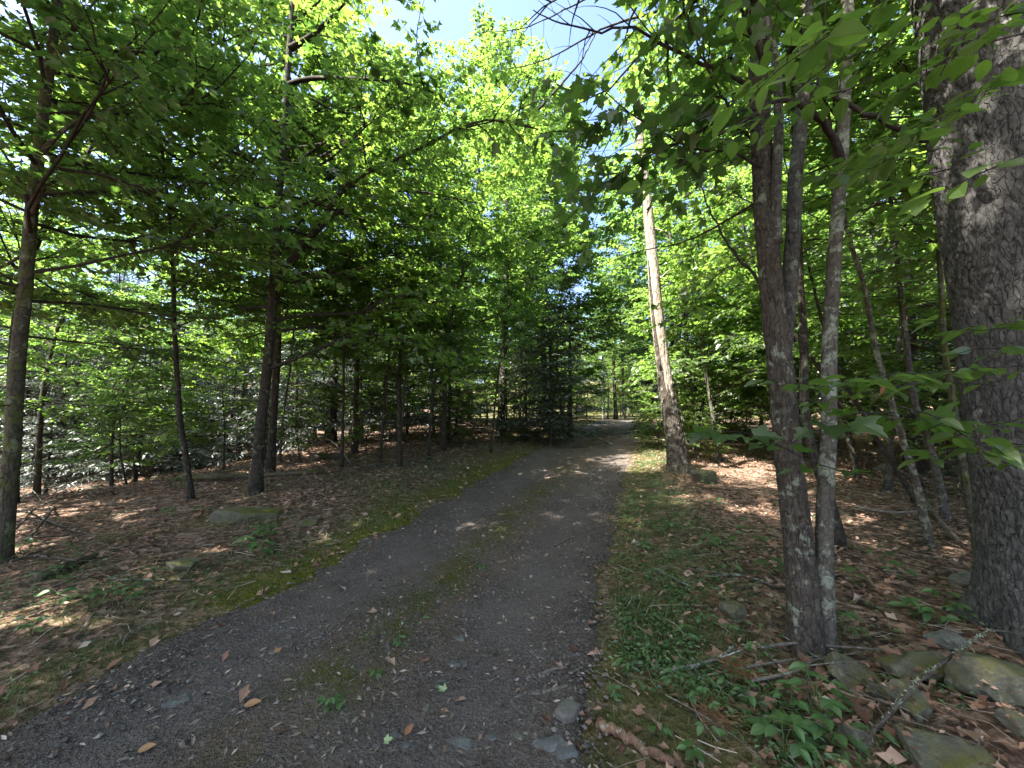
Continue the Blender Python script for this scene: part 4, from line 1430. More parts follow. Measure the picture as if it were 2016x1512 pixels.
spray('maple twig with broad leaves across the lower twin trunks', [(1920, 850), (1820, 820), (1740, 812), (1670, 818), (1610, 835)], [1.9, 1.85, 1.8, 1.75, 1.7], 'maple', 'leaf_near', .12, 8, 2, tl=.12, dip=.25)
spray('maple twig with a tuft of broad leaves left of the forked trunk', [(1690, 935), (1600, 910), (1520, 870), (1460, 850), (1425, 850)], [2.2, 2.1, 2.0, 1.9, 1.85], 'maple', 'leaf_near', .11, 7, 3, tl=.13, dip=.25, limit=22)
spray('beech twig drooping at the foot of the pine bark', [(1770, 800), (1840, 820), (1910, 865), (1980, 900), (2040, 940)], [1.6, 1.6, 1.6, 1.6, 1.6], size=0.093, n_side=21, per=3, tl=.12, dip=.4)
spray('thin beech twig before the pine trunk at lower height', [(2060, 815), (1990, 830), (1930, 838), (1880, 845)], [1.7, 1.7, 1.7, 1.7], size=0.082, n_side=15, per=2, tl=.1, dip=.2)
spray('small maple twig in the gap beside the pine', [(1790, 560), (1750, 572), (1710, 580)], [2.3, 2.3, 2.3], 'maple', 'leaf_near', .11, 8, 2, tl=.1, limit=7)


for lab, px_, dp, sz_, ns_, pr_, tl_ in [
        ('sunlit beech twig over the shoulder of the big pine', [(2050, 20), (1980, 30), (1920, 50), (1850, 60)], [1.5, 1.5, 1.5, 1.5], .085, 16, 4, .15),
        ('beech twig hanging between the forked maple and its lichened neighbour', [(1720, 150), (1660, 180), (1600, 190), (1560, 230)], [1.6, 1.6, 1.6, 1.6], .085, 16, 4, .15),
        ('beech twig filling the gap left of the big pine', [(1880, 330), (1800, 350), (1740, 370), (1690, 400)], [2.0, 2.0, 2.0, 2.0], .085, 14, 4, .18),
        ('upper beech twig crossing the lichened trunk', [(1800, 40), (1740, 90), (1680, 110), (1610, 150)], [1.8, 1.8, 1.8, 1.8], .085, 15, 4, .16),
        ('beech twig just below the dead limb', [(1860, 290), (1790, 310), (1700, 330), (1620, 340)], [1.9, 1.9, 1.9, 1.9], .08, 13, 3, .15),
        ('leafy beech twig at eye height in front of the leaning stems', [(1960, 760), (1880, 752), (1800, 756), (1700, 775), (1620, 790)], [2.1, 2.1, 2.1, 2.1, 2.1], .08, 14, 3, .13),
        ('beech twig drooping before the lower pine trunk', [(2040, 880), (1970, 872), (1900, 880), (1840, 900)], [1.75, 1.75, 1.75, 1.75], .08, 14, 3, .12)]:
    spray(lab, px_, dp, size=sz_, n_side=ns_, per=pr_, tl=tl_, dip=.3)
spray('broad maple twig left of the forked trunk near the sky gap', [(1480, 300), (1400, 330), (1320, 370), (1240, 390)], [2.5, 2.5, 2.6, 2.7], 'maple', 'leaf_near', .115, 9, 4, tl=.24, dip=.7)
spray('maple twig hanging low beside the snag top', [(1470, 180), (1390, 230), (1300, 260), (1210, 300), (1160, 350)], [2.4, 2.5, 2.6, 2.7, 2.8], 'maple', 'leaf_near', .115, 9, 4, tl=.24, dip=.7)


def bare_branch(label, pixels, depths, r, mat='twig', n_tw=8, tl=.4):
    pp = np.array([at(u, v, q) for (u, v), q in zip(pixels, depths)])
    Q = resample(pp, 18)
    Q[1:-1] += BR.normal(0, .008, (16, 3))
    b = Q[0]
    root = thing('bare_branch', label, 'branch', b)
    V, T = tubes(Q[None], np.linspace(r, r * .3, 18)[None], 6)
    g = Geo()
    g.add(V, T)
    obj('stem', g.mesh('stem', [MAT[mat]], True, b), root)
    if n_tw:
        P, D, Ls = twig_batch(BR, [resample(Q, 7, False)], n_tw, tl, skip=.3, flat=.5, K=5, droop=.1)
        V, T = tubes(P, np.broadcast_to(np.linspace(1, .3, 5) * r * .28, P.shape[:2]), 4, cap=False)
        g = Geo()
        g.add(V, T)
        tag(obj('twigs', g.mesh('twigs', [MAT[mat]], True, b), root), kind='stuff')
    return root


bare_branch('dark dead limb running from the big pine down to the forked maple', [(1830, 275), (1760, 245), (1690, 215), (1620, 180), (1540, 148)], [2.2, 2.2, 2.25, 2.3, 2.35], .022, 'twig', 0)
bare_branch('bare reddish branch fanning across the open sky', [(1300, 20), (1190, 55), (1110, 100), (1050, 125), (1000, 135)], [7.5, 8, 8.5, 8.8, 9], .03, 'bark_dark', 5, .6)
bare_branch('bare twiggy branch at the top of the open sky', [(1190, -20), (1090, 30), (1030, 55), (970, 62)], [8, 8.3, 8.6, 8.8], .022, 'bark_dark', 6, .5)
bare_branch('dark leafless branch slanting up into the open sky', [(1060, 215), (1110, 160), (1150, 110), (1175, 60)], [7.5, 7.5, 7.4, 7.3], .03, 'bark_dark', 2, .3)
bare_branch('bare curved twig beside the big pine bark', [(2040, 620), (2010, 615), (1990, 605), (1982, 590)], [1.6, 1.6, 1.6, 1.6], .003, 'deadwood', 0)
hl = thing('dead_leaf', 'brown curled dead leaf hanging from the low beech branch', 'leaf', at(1732, 745, 1.7))
V, T = SH['beech']
M = frames(np.array([[.15, 0, -1.]]), np.array([[.4, -1., .1]]))[0] * .085
obj('blade', mesh_np('blade', bend(V, .5, .25) @ M.T, T, [MAT['dead_hanging']]), hl)
lf_ = obj('stalk', None, hl)
bpy.data.objects.remove(lf_)

# ================================================================== STONES
SR = np.random.default_rng(88)
import bmesh
_ico = {}
WALL_TOPS = []


def ico(sub):
    if sub not in _ico:
        bm = bmesh.new()
        bmesh.ops.create_icosphere(bm, subdivisions=sub, radius=1)
        V = np.array([v.co[:] for v in bm.verts])
        T = np.array([[v.index for v in f.verts] for f in bm.faces])
        bm.free()
        _ico[sub] = (V, T)
    return _ico[sub]


def stone(label, u, v, w, d, h, mat='stone', rz=0., tilt=(0, 0), sink=.3, seed=1, sub=5, slab=.6, name='stone', lift=0.0, p=None, group=None):
    r = np.random.default_rng(seed)
    V, T = ico(sub)
    V = V.copy()
    # a worn block: squarish body, cut by planes, split in layers
    e = .45 if mat == 'stone_wall' else .62
    V = np.sign(V) * np.abs(V) ** e
    V = V / np.max(np.abs(V), axis=1, keepdims=True) * (np.max(np.abs(V), axis=1, keepdims=True) ** .5) * .98
    for _ in range(8):
        nrm = norm(r.normal(0, 1, 3) * [1, 1, .8])
        k = r.uniform(.62, .95) * np.abs(nrm).sum() / 1.45
        dd = V @ nrm
        V = V - np.maximum(dd - k, 0)[:, None] * nrm[None]
    nz = fbm(V[:, 0] * 2.2 + V[:, 2] * 1.7 + seed, V[:, 1] * 2.2 - V[:, 2] * 1.3, seed % 7, 5)
    V = V * (1 + .12 * nz)[:, None]
    if mat == 'stone_wall':
        ledge = np.floor(V[:, 2] * 3.2 + .7 * nz)
        sh = np.sin(ledge * 7.1 + seed) * .06
        V[:, :2] = V[:, :2] * (1 + sh)[:, None]
    V = V * np.array([w, d, h])[None] / 2
    ca, sa = math.cos(rz), math.sin(rz)
    Rz = np.array([[ca, -sa, 0], [sa, ca, 0], [0, 0, 1]])
    tx, ty = tilt
    Rx = np.array([[1, 0, 0], [0, math.cos(tx), -math.sin(tx)], [0, math.sin(tx), math.cos(tx)]])
    Ry = np.array([[math.cos(ty), 0, math.sin(ty)], [0, 1, 0], [-math.sin(ty), 0, math.cos(ty)]])
    V = V @ (Rz @ Rx @ Ry).T
    c = gp(u, v) if p is None else np.array(p, float)
    if name == 'wall_stone':
        WALL_TOPS.append(V[(V[:, 2] > h * .12)] + [c[0], c[1], c[2] + h * (.5 - sink) + lift])
    o = obj(name, mesh_np(name, V, T, [MAT[mat]], smooth=sub >= 3), None, (c[0], c[1], c[2] + h * (.5 - sink) + lift))
    return tag(o, label, 'stone', group)


stone('long flat mossy slab lying in front of the large maple', 490, 1016, .84, .42, .24, 'stone_moss', .05, (0, .0), .45, 3, slab=.55)
stone('small mossy stone half sunk in leaf litter on the left bank', 362, 1120, .27, .2, .13, 'stone_moss', .1, sink=.35, seed=5)
stone('dark low stone at the mossy verge right of the long slab', 604, 1032, .24, .2, .10, 'stone_moss', .4, sink=.4, seed=6)
stone('rounded grey-brown stone alone in the litter left of the twin maples', 1445, 1213, .17, .14, .13, 'stone_moss', .2, sink=.3, seed=7)
stone('pale lichened boulder at the foot of the snag', 1385, 948, .46, .34, .34, 'stone_moss', .5, sink=.35, seed=8)
stone('grey stone in litter left of the big pine foot', 1862, 1262, .26, .16, .07, 'stone', .3, sink=.4, seed=9)
stone('flat grey stone under seedlings near the big pine', 1915, 1150, .3, .2, .12, 'stone', .3, sink=.4, seed=10)
stone('grey stone lying far back in the litter among leaning stems', 1745, 925, .5, .35, .25, 'stone', .3, sink=.3, seed=11)
# tumbled wall
for (u, v, w, d, h, rz, tilt, sd_, lift, lab) in [
        (1812, 1335, .40, .22, .13, -.12, (.35, .06), 21, .05, 'long slanting slab at the back of the stone wall'),
        (1690, 1345, .30, .22, .10, -.5, (.2, .28), 22, .02, 'thin tilted slab at the end of the wall by the sticks'),
        (1965, 1380, .42, .30, .22, -.1, (.2, .0), 23, .06, 'biggest rounded block of the wall under the lichened branch'),
        (1795, 1395, .20, .17, .15, .2, (.1, .1), 24, .02, 'small squarish block in the hollow of the wall'),
        (2010, 1445, .13, .12, .09, .2, (.1, .1), 26, .03, 'pale small block at the corner of the wall'),
        (1855, 1505, .46, .28, .16, -.15, (.30, .08), 28, .0, 'broad mossy front slab of the wall'),
        (1690, 1455, .19, .16, .14, .6, (.1, .1), 29, .0, 'brown mossy block beside the broad-leaved weeds'),
        (1755, 1372, .22, .14, .08, -.4, (.2, .2), 30, -.01, 'dark slab under the long slanting slab'),
        (1610, 1385, .12, .09, .06, .3, (.1, 0), 31, .0, 'small dark stone under the sticks')]:
    stone(lab, u, v, w * .84, d * .84, h * .9, 'stone_wall', rz, tilt, .45, sd_, lift=lift, slab=.65, name='wall_stone', group='tumbled wall stones')
# stones on the road
for (u, v, w, d, h, mat, sd_, lab) in [
        (1122, 1412, .155, .13, .08, 'stone_tan', 41, 'large rounded tan stone on the gravel near the right verge'),
        (1082, 1470, .15, .12, .045, 'stone_slate', 42, 'flat cracked slate near the bottom of the lane'),
        (1112, 1488, .12, .10, .04, 'stone_slate', 43, 'second flat slate touching the cracked slate'),
        (1052, 1402, .05, .045, .03, 'stone_tan', 44, 'small pale pebble left of the tan stone'),
        (1055, 1368, .055, .045, .03, 'stone_tan', 45, 'small pale pebble above the tan stone'),
        (1020, 1455, .06, .05, .03, 'stone', 46, 'grey pebble beside the slates'),
        (970, 1455, .07, .055, .025, 'stone_slate', 47, 'round flat slate left of the grey pebble'),
        (892, 1308, .10, .08, .02, 'stone_slate', 48, 'bluish slate piece sunk in the middle of the lane'),
        (915, 1310, .08, .06, .02, 'stone_slate', 49, 'greenish slate piece next to the bluish slate'),
        (840, 1400, .06, .05, .025, 'stone', 50, 'angular blue-grey chip on the dark gravel'),
        (905, 1258, .10, .07, .018, 'stone_slate', 51, 'pale flat slate in the middle of the lane'),
        (938, 1267, .05, .045, .03, 'stone', 52, 'small cube of grey stone on the lane'),
        (775, 1450, .05, .05, .02, 'stone_slate', 53, 'dark triangular chip on the lane'),
        (735, 1475, .07, .05, .02, 'stone_slate', 54, 'dark slate chip near the bottom edge'),
        (800, 1470, .08, .05, .02, 'stone_slate', 55, 'split slate lying beside the pale green leaf scrap'),
        (905, 1455, .16, .10, .015, 'stone_slate', 56, 'broad dark slate nearly flush with the gravel'),
        (540, 1285, .10, .06, .02, 'stone', 57, 'pale flat stone on the left wheel track'),
        (860, 1348, .12, .07, .018, 'stone_slate', 58, 'slate plate beside the green fallen leaf'),
        (350, 1380, .14, .08, .02, 'stone_slate', 59, 'dark flat stone at the left edge of the gravel'),
        (560, 1440, .10, .07, .02, 'stone_slate', 60, 'grey flat stone at the lower left of the lane')]:
    stone(lab, u, v, w, d, h, mat, SR.uniform(-.8, .8), (0, 0), .35, sd_, sub=3, slab=.6)

# ================================================================== FALLEN WOOD
WR = np.random.default_rng(66)


def stick(label, pixels, r, mat='deadwood', twigs=0, name='fallen_stick', lift=0., cat='stick', jag=.06, sides=7, heights=None, group=None):
    pts = []
    for q, (u, v) in enumerate(pixels):
        p = gp(u, v)
        pts.append(p + [0, 0, r * .8 + lift + (heights[q] if heights else 0)])
    n = max(10, 6 * len(pts))
    Q = resample(pts, n)
    ln = np.linalg.norm(np.diff(Q, axis=0), axis=1).sum()
    Q[1:-1] += WR.normal(0, jag * min(r, .03), (n - 2, 3))
    b = Q[0].copy()
    o = thing(name, label, cat, b, group)
    rad = np.linspace(1, .55, n) * r * (1 + .12 * WR.normal(0, 1, n))
    V, T = tubes(Q[None], rad[None], sides)
    g = Geo()
    g.add(V, T)
    stm = obj('stem', g.mesh('stem', [MAT[mat]], True, b), o)
    for k in range(twigs):
        i = WR.integers(2, n - 2)
        dd = norm(Q[i + 1] - Q[i])
        a = WR.uniform(.5, 1.1) * WR.choice([-1, 1])
        d2 = np.array([dd[0] * math.cos(a) - dd[1] * math.sin(a), dd[0] * math.sin(a) + dd[1] * math.cos(a), WR.uniform(-.02, .35)])
        W = grow(WR, Q[i], d2, ln * WR.uniform(.2, .45), 8, -.2, .15)
        W[:, 2] = np.maximum(W[:, 2], G(W[:, 0], W[:, 1]) + r * .3)
        V, T = tubes(W[None], np.linspace(r * .5, r * .15, 8)[None], 5)
        g = Geo()
        g.add(V, T)
        obj('twig', g.mesh('twig', [MAT[mat]], True, b), stm)
    return o


def crust(o, pixels, r, n, lift, heights=None):
    """leafy lichen flakes along a stick"""
    pts = [gp(u, v) + [0, 0, r * .8 + lift + (heights[q] if heights else 0)] for q, (u, v) in enumerate(pixels)]
    Q = resample(pts, 200)
    keep = [i for i in WR.integers(5, 195, n) if vnoise(i / 16., 0, 3) > -.15]
    c = Q[keep]
    th = WR.uniform(0.1, 3.04, len(c))
    dirv = np.stack([np.cos(th) * .5, np.cos(th) * .6, np.sin(th)], 1)
    pos = c + dirv * r * .85
    V, T, k = leaf_soup('dead', pos, norm(WR.normal(0, 1, (len(c), 3)) + dirv * .6), dirv + WR.normal(0, .4, dirv.shape), WR.uniform(.006, .016, len(c)), .4, .2)
    g = Geo()
    g.add(V, T)
    b = np.array(o.location)
    tag(obj('lichen_crust', g.mesh('lichen_crust', [plain('pale_green_lichen', (.27, .30, .21), .9)], False, b), o), kind='stuff')


px = [(1178, 1432), (1260, 1478), (1350, 1525)]
stick('broken rotten branch with torn reddish end at the bottom of the verge', px, .026, 'rotten', 0, 'broken_branch', .004, 'branch', .25, 10)
px = [(1690, 1488), (1760, 1432), (1830, 1378), (1900, 1335), (1960, 1312), (2030, 1322)]
hh = [0, .06, .10, .14, .18, .18]
o = stick('lichen-crusted branch propped across the stone wall', px, .0095, 'deadwood_dark', 0, 'lichened_branch', .01, 'branch', .1, 9, hh)
crust(o, px, .0095, 360, .01, hh)
px = [(1765, 1402), (1800, 1370), (1850, 1345), (1880, 1352)]
o = stick('short lichened twig lying along the propped branch', px, .008, 'lichen_wood', 0, 'lichened_branch', .05, 'branch', .1, 7)
crust(o, px, .010, 120, .05)
px = [(1300, 1332), (1370, 1322), (1425, 1300), (1445, 1282)]
o = stick('white-barked lichened stick in the weeds of the verge', px, .013, 'bark_birch', 1, 'lichened_branch', .02, 'branch')
crust(o, px, .013, 90, .02)
stick('longest pale stick laid across the foot of the twin maples', [(1500, 1300), (1570, 1292), (1640, 1298), (1740, 1306)], .010, 'deadwood', 1, lift=.07)
stick('pale curved stick bending down from the twin maples to the weeds', [(1480, 1362), (1560, 1345), (1610, 1318), (1660, 1310), (1700, 1303)], .009, 'deadwood', 1, lift=.05)
stick('grey stick parallel to the longest pale stick', [(1470, 1330), (1540, 1318), (1620, 1306)], .008, 'deadwood', 2, lift=.04)
stick('thin dark stick crossing over the pale sticks', [(1540, 1270), (1600, 1310), (1690, 1365), (1745, 1400)], .004, 'deadwood_dark', 1, lift=.06)
stick('thin bent twig arching beside the tilted slab', [(1600, 1420), (1590, 1370), (1600, 1330), (1640, 1300), (1680, 1230)], .004, 'deadwood_dark', 1, lift=.05)
stick('slender grey stick pointing to the broad-leaved weeds', [(1430, 1352), (1470, 1380), (1510, 1410)], .004, 'deadwood', 0, lift=.03)
stick('long thin grass-side stick through the weeds', [(1310, 1380), (1380, 1420), (1440, 1460), (1490, 1500)], .004, 'deadwood', 1, lift=.03)
stick('pale stick on the brown litter inside the right verge', [(1285, 1122), (1320, 1138), (1358, 1158)], .014, 'deadwood', 0, lift=.005)
stick('curved brown stick behind the rounded stone', [(1400, 1138), (1450, 1135), (1490, 1145), (1530, 1160)], .015, 'deadwood_dark', 0, lift=.005)
stick('short brown stick left of the twin maples', [(1440, 1165), (1470, 1160), (1500, 1158)], .008, 'deadwood_dark', 1, lift=.005)
stick('leaning bare pole fallen between the speckled sapling and the pine', [(1815, 985), (1850, 1030), (1890, 1075)], .03, 'deadwood', 0, 'fallen_pole', .02, 'branch')
for k, (p, lab) in enumerate([([(1560, 905), (1640, 900), (1720, 905)], 'grey fallen branch behind the twin maples'), ([(1700, 895), (1790, 890), (1880, 897)], 'long grey branch in the litter by the leaning stems'),
                              ([(1720, 950), (1790, 965), (1850, 985)], 'thin pale branch crossing the sunlit litter'), ([(1740, 880), (1800, 905), (1860, 930)], 'brown branch among the leaning stems'),
                              ([(1690, 1010), (1760, 1020), (1830, 1015)], 'pale twig on the sunlit litter'), ([(1560, 875), (1610, 872), (1670, 876)], 'far grey branch behind the curved trunk'),
                              ([(1780, 860), (1840, 866), (1900, 860)], 'far dead branch near the big pine'), ([(1650, 870), (1720, 862), (1780, 868)], 'dead branch far behind the grey stone')]):
    stick(lab, p, .02, 'deadwood', 3, 'fallen_branch', .06, 'branch')
# left side
stick('long mossy log behind the large maple', [(290, 946), (380, 944), (470, 942), (560, 938), (640, 932)], .085, 'log_moss', 0, 'mossy_log', -.02, 'log', .1, 12)
stick('yellowish barkless log in a patch of sun', [(522, 892), (560, 890), (602, 888)], .11, 'deadwood', 0, 'fallen_log', -.02, 'log', .1, 12)
stick('dark rotting log behind the pale fallen branch', [(615, 908), (650, 903), (690, 902)], .12, 'log_moss', 0, 'fallen_log', -.03, 'log', .1, 12)
stick('pale fallen branch leaning to the dead-twig sapling', [(632, 872), (660, 888), (690, 918)], .03, 'deadwood', 1, 'fallen_branch', .05, 'branch', heights=[.25, .12, 0])
stick('bleached branch in the shade left of the dead-twig sapling', [(560, 905), (600, 880), (645, 852)], .02, 'deadwood', 2, 'fallen_branch', .05, 'branch')
stick('mossy log lying in grass on the left bank', [(70, 1146), (130, 1122), (188, 1098)], .05, 'log_moss', 0, 'mossy_log', -.01, 'log', .1, 10)
stick('straight yellow-tipped stick across the left bank', [(205, 1143), (280, 1144), (360, 1146), (440, 1141)], .009, 'deadwood_dark', 2, lift=.008, jag=.5)
stick('lichened forked stick on the moss of the left bank', [(228, 1272), (262, 1248), (300, 1228)], .010, 'lichen_wood', 2, lift=.01)
stick('short lichened stick above the forked stick', [(145, 1262), (165, 1240), (182, 1212)], .008, 'lichen_wood', 0, lift=.01)
stick('thin brown stick between moss patches', [(140, 1224), (200, 1218), (235, 1228)], .006, 'deadwood_dark', 0, lift=.01)
stick('bent pale twig at the mossy road edge', [(690, 1100), (705, 1085), (728, 1072)], .007, 'deadwood', 1, lift=.01)
stick('pale twig lying on the litter above the moss strip', [(610, 1075), (640, 1066), (672, 1068)], .006, 'deadwood', 1, lift=.01)
stick('upright broken white stick by the sunny log', [(592, 910), (593, 895), (597, 850)], .02, 'deadwood', 0, 'broken_stub', 0, 'stick', heights=[0, .35, .0])
stick('long dead branch at the back of the litter left of the lane', [(700, 930), (740, 922), (800, 918), (850, 912)], .022, 'deadwood_dark', 3, 'fallen_branch', .05, 'branch')
stick('dark mossy stub log by the green seedling', [(850, 926), (870, 924), (888, 925)], .05, 'log_moss', 0, 'fallen_log', -.01, 'log', .1, 9)
for p, lab in [([(40, 1020), (90, 1040), (150, 1065), (210, 1072)], 'dark dead branch of the brush pile'), ([(60, 1075), (100, 1020), (130, 960)], 'dead twig rising out of the brush pile'),
               ([(0, 1052), (60, 1040), (130, 1058)], 'lowest dead branch of the brush pile'), ([(30, 1060), (80, 1010), (170, 985)], 'thin dead branch arching over the brush pile'),
               ([(20, 1130), (70, 1118), (150, 1128)], 'dead branch lying in front of the brush pile')]:
    stick(lab, p, .014, 'deadwood_dark', 4, 'dead_branch', .10, 'branch')
# sticks on the gravel
for p, r_, lab in [([(600, 1262), (640, 1268), (672, 1270)], .005, 'pale forked stick in the left wheel track'), ([(614, 1285), (640, 1272), (670, 1266)], .006, 'second pale stick touching the forked stick'), ([(612, 1286), (630, 1292), (645, 1302)], .005, 'short pale stick below the forked stick'),
                   ([(690, 1272), (715, 1258), (738, 1245)], .005, 'thin stick pointing up the left track'), ([(515, 1378), (535, 1375), (556, 1371)], .006, 'tan stick near the orange leaf'),
                   ([(1088, 1080), (1108, 1070), (1128, 1060)], .010, 'brown stick across the right wheel track'), ([(1060, 1335), (1090, 1322), (1116, 1318)], .014, 'twisted grey root piece on the gravel'),
                   ([(1068, 1368), (1090, 1362), (1118, 1355)], .013, 'second twisted root piece above the tan stone'), ([(1120, 1328), (1135, 1322), (1145, 1316)], .008, 'small root piece at the verge'),
                   ([(1028, 1210), (1042, 1214), (1055, 1220)], .009, 'dark stub of wood in the right track'), ([(898, 1195), (912, 1194), (926, 1192)], .007, 'small bent stick in the middle of the lane'),
                   ([(695, 1455), (705, 1468), (725, 1467)], .006, 'forked twig at the bottom of the lane'), ([(720, 1478), (728, 1485), (734, 1490)], .006, 'short pale peg of wood at the bottom of the lane'),
                   ([(845, 1082), (860, 1088), (880, 1092)], .006, 'thin stick in the left track further up'), ([(1092, 1440), (1100, 1435), (1110, 1430)], .010, 'pale wood chunk under the tan stone'),
                   ([(1160, 1185), (1180, 1190), (1195, 1195)], .007, 'grey stick at the right edge of the gravel'), ([(650, 1368), (680, 1362), (688, 1361)], .006, 'pale stick on the mossy middle strip'),
                   ([(1135, 1080), (1139, 1084), (1142, 1088)], .009, 'short white peg on the right track')]:
    stick(lab, p, r_, 'deadwood' if 'dark' not in lab and 'brown' not in lab else 'deadwood_dark', 0, lift=.002)


def flat_leaf(label, u, v, size, kind, mat, yaw, name='fallen_leaf'):
    c = gp(u, v)
    V, T = SH[kind]
    d = np.array([[math.cos(yaw), math.sin(yaw), .05]])
    M = frames(d, np.array([[.15, -.2, 1.]]))[0] * size
    tag(obj(name, mesh_np(name, bend(V, .3, -.1) @ M.T, T, [MAT[mat]]), None, (c[0], c[1], c[2] + .018)), label, 'leaf')


flat_leaf('curled orange leaf on the left track', 480, 1396, .085, 'beech', 'orange_leaf', .2)
flat_leaf('small orange leaf above the curled orange leaf', 540, 1290, .05, 'maple', 'orange_leaf', 1.)
flat_leaf('tan folded leaf at the bottom left of the gravel', 270, 1487, .07, 'beech', 'orange_leaf', .4)
flat_leaf('pale green fallen leaf in the middle of the lane', 877, 1367, .055, 'maple', 'pale_leaf', 2.6)
flat_leaf('pale green leaf scrap near the bottom of the lane', 755, 1468, .045, 'maple', 'pale_leaf', .3)
flat_leaf('brown oval leaf near the bottom of the lane', 797, 1455, .06, 'beech', 'dead_hanging', 1.2)

# ================================================================== WEEDS AND SEEDLINGS
GR = np.random.default_rng(99)


def weed(label, u, v, h, nl, size, kind='beech', mat='weed', group=None, name='weed', spread=.5):
    c = gp(u, v)
    o = thing(name, label, 'plant', c, group)
    g = Geo()
    pos, d, n, s = [], [], [], []
    for k in range(nl):
        a = k * 2.4 + GR.uniform(-.4, .4)
        q = (k + 1) / nl
        tip = np.array([math.cos(a) * spread * h * (1.1 - .6 * q), math.sin(a) * spread * h * (1.1 - .6 * q), h * (.35 + .65 * q)])
        st = resample([[0, 0, -.01], [tip[0] * .3, tip[1] * .3, tip[2] * .6], tip], 6)
        V, T = tubes(st[None] + c, np.linspace(.0025, .0012, 6)[None], 4)
        g.add(V, T)
        m = 3 if kind == 'beech' and GR.random() < .6 else 1
        for j in range(m):
            aa = a + (j - (m - 1) / 2) * 1.15
            pos.append(tip)
            d.append([math.cos(aa), math.sin(aa), GR.uniform(-.35, .1)])
            n.append(np.array([GR.normal(0, .15), GR.normal(0, .15) - .15, 1.]))
            s.append(size * GR.uniform(.7, 1.15))
    obj('stem', g.mesh('stem', [MAT['weed_stem']], True, c), o)
    place_leaves(o, np.zeros(3), np.array(pos), np.array(d), np.array(n), np.array(s), kind, mat, GR)
    return o


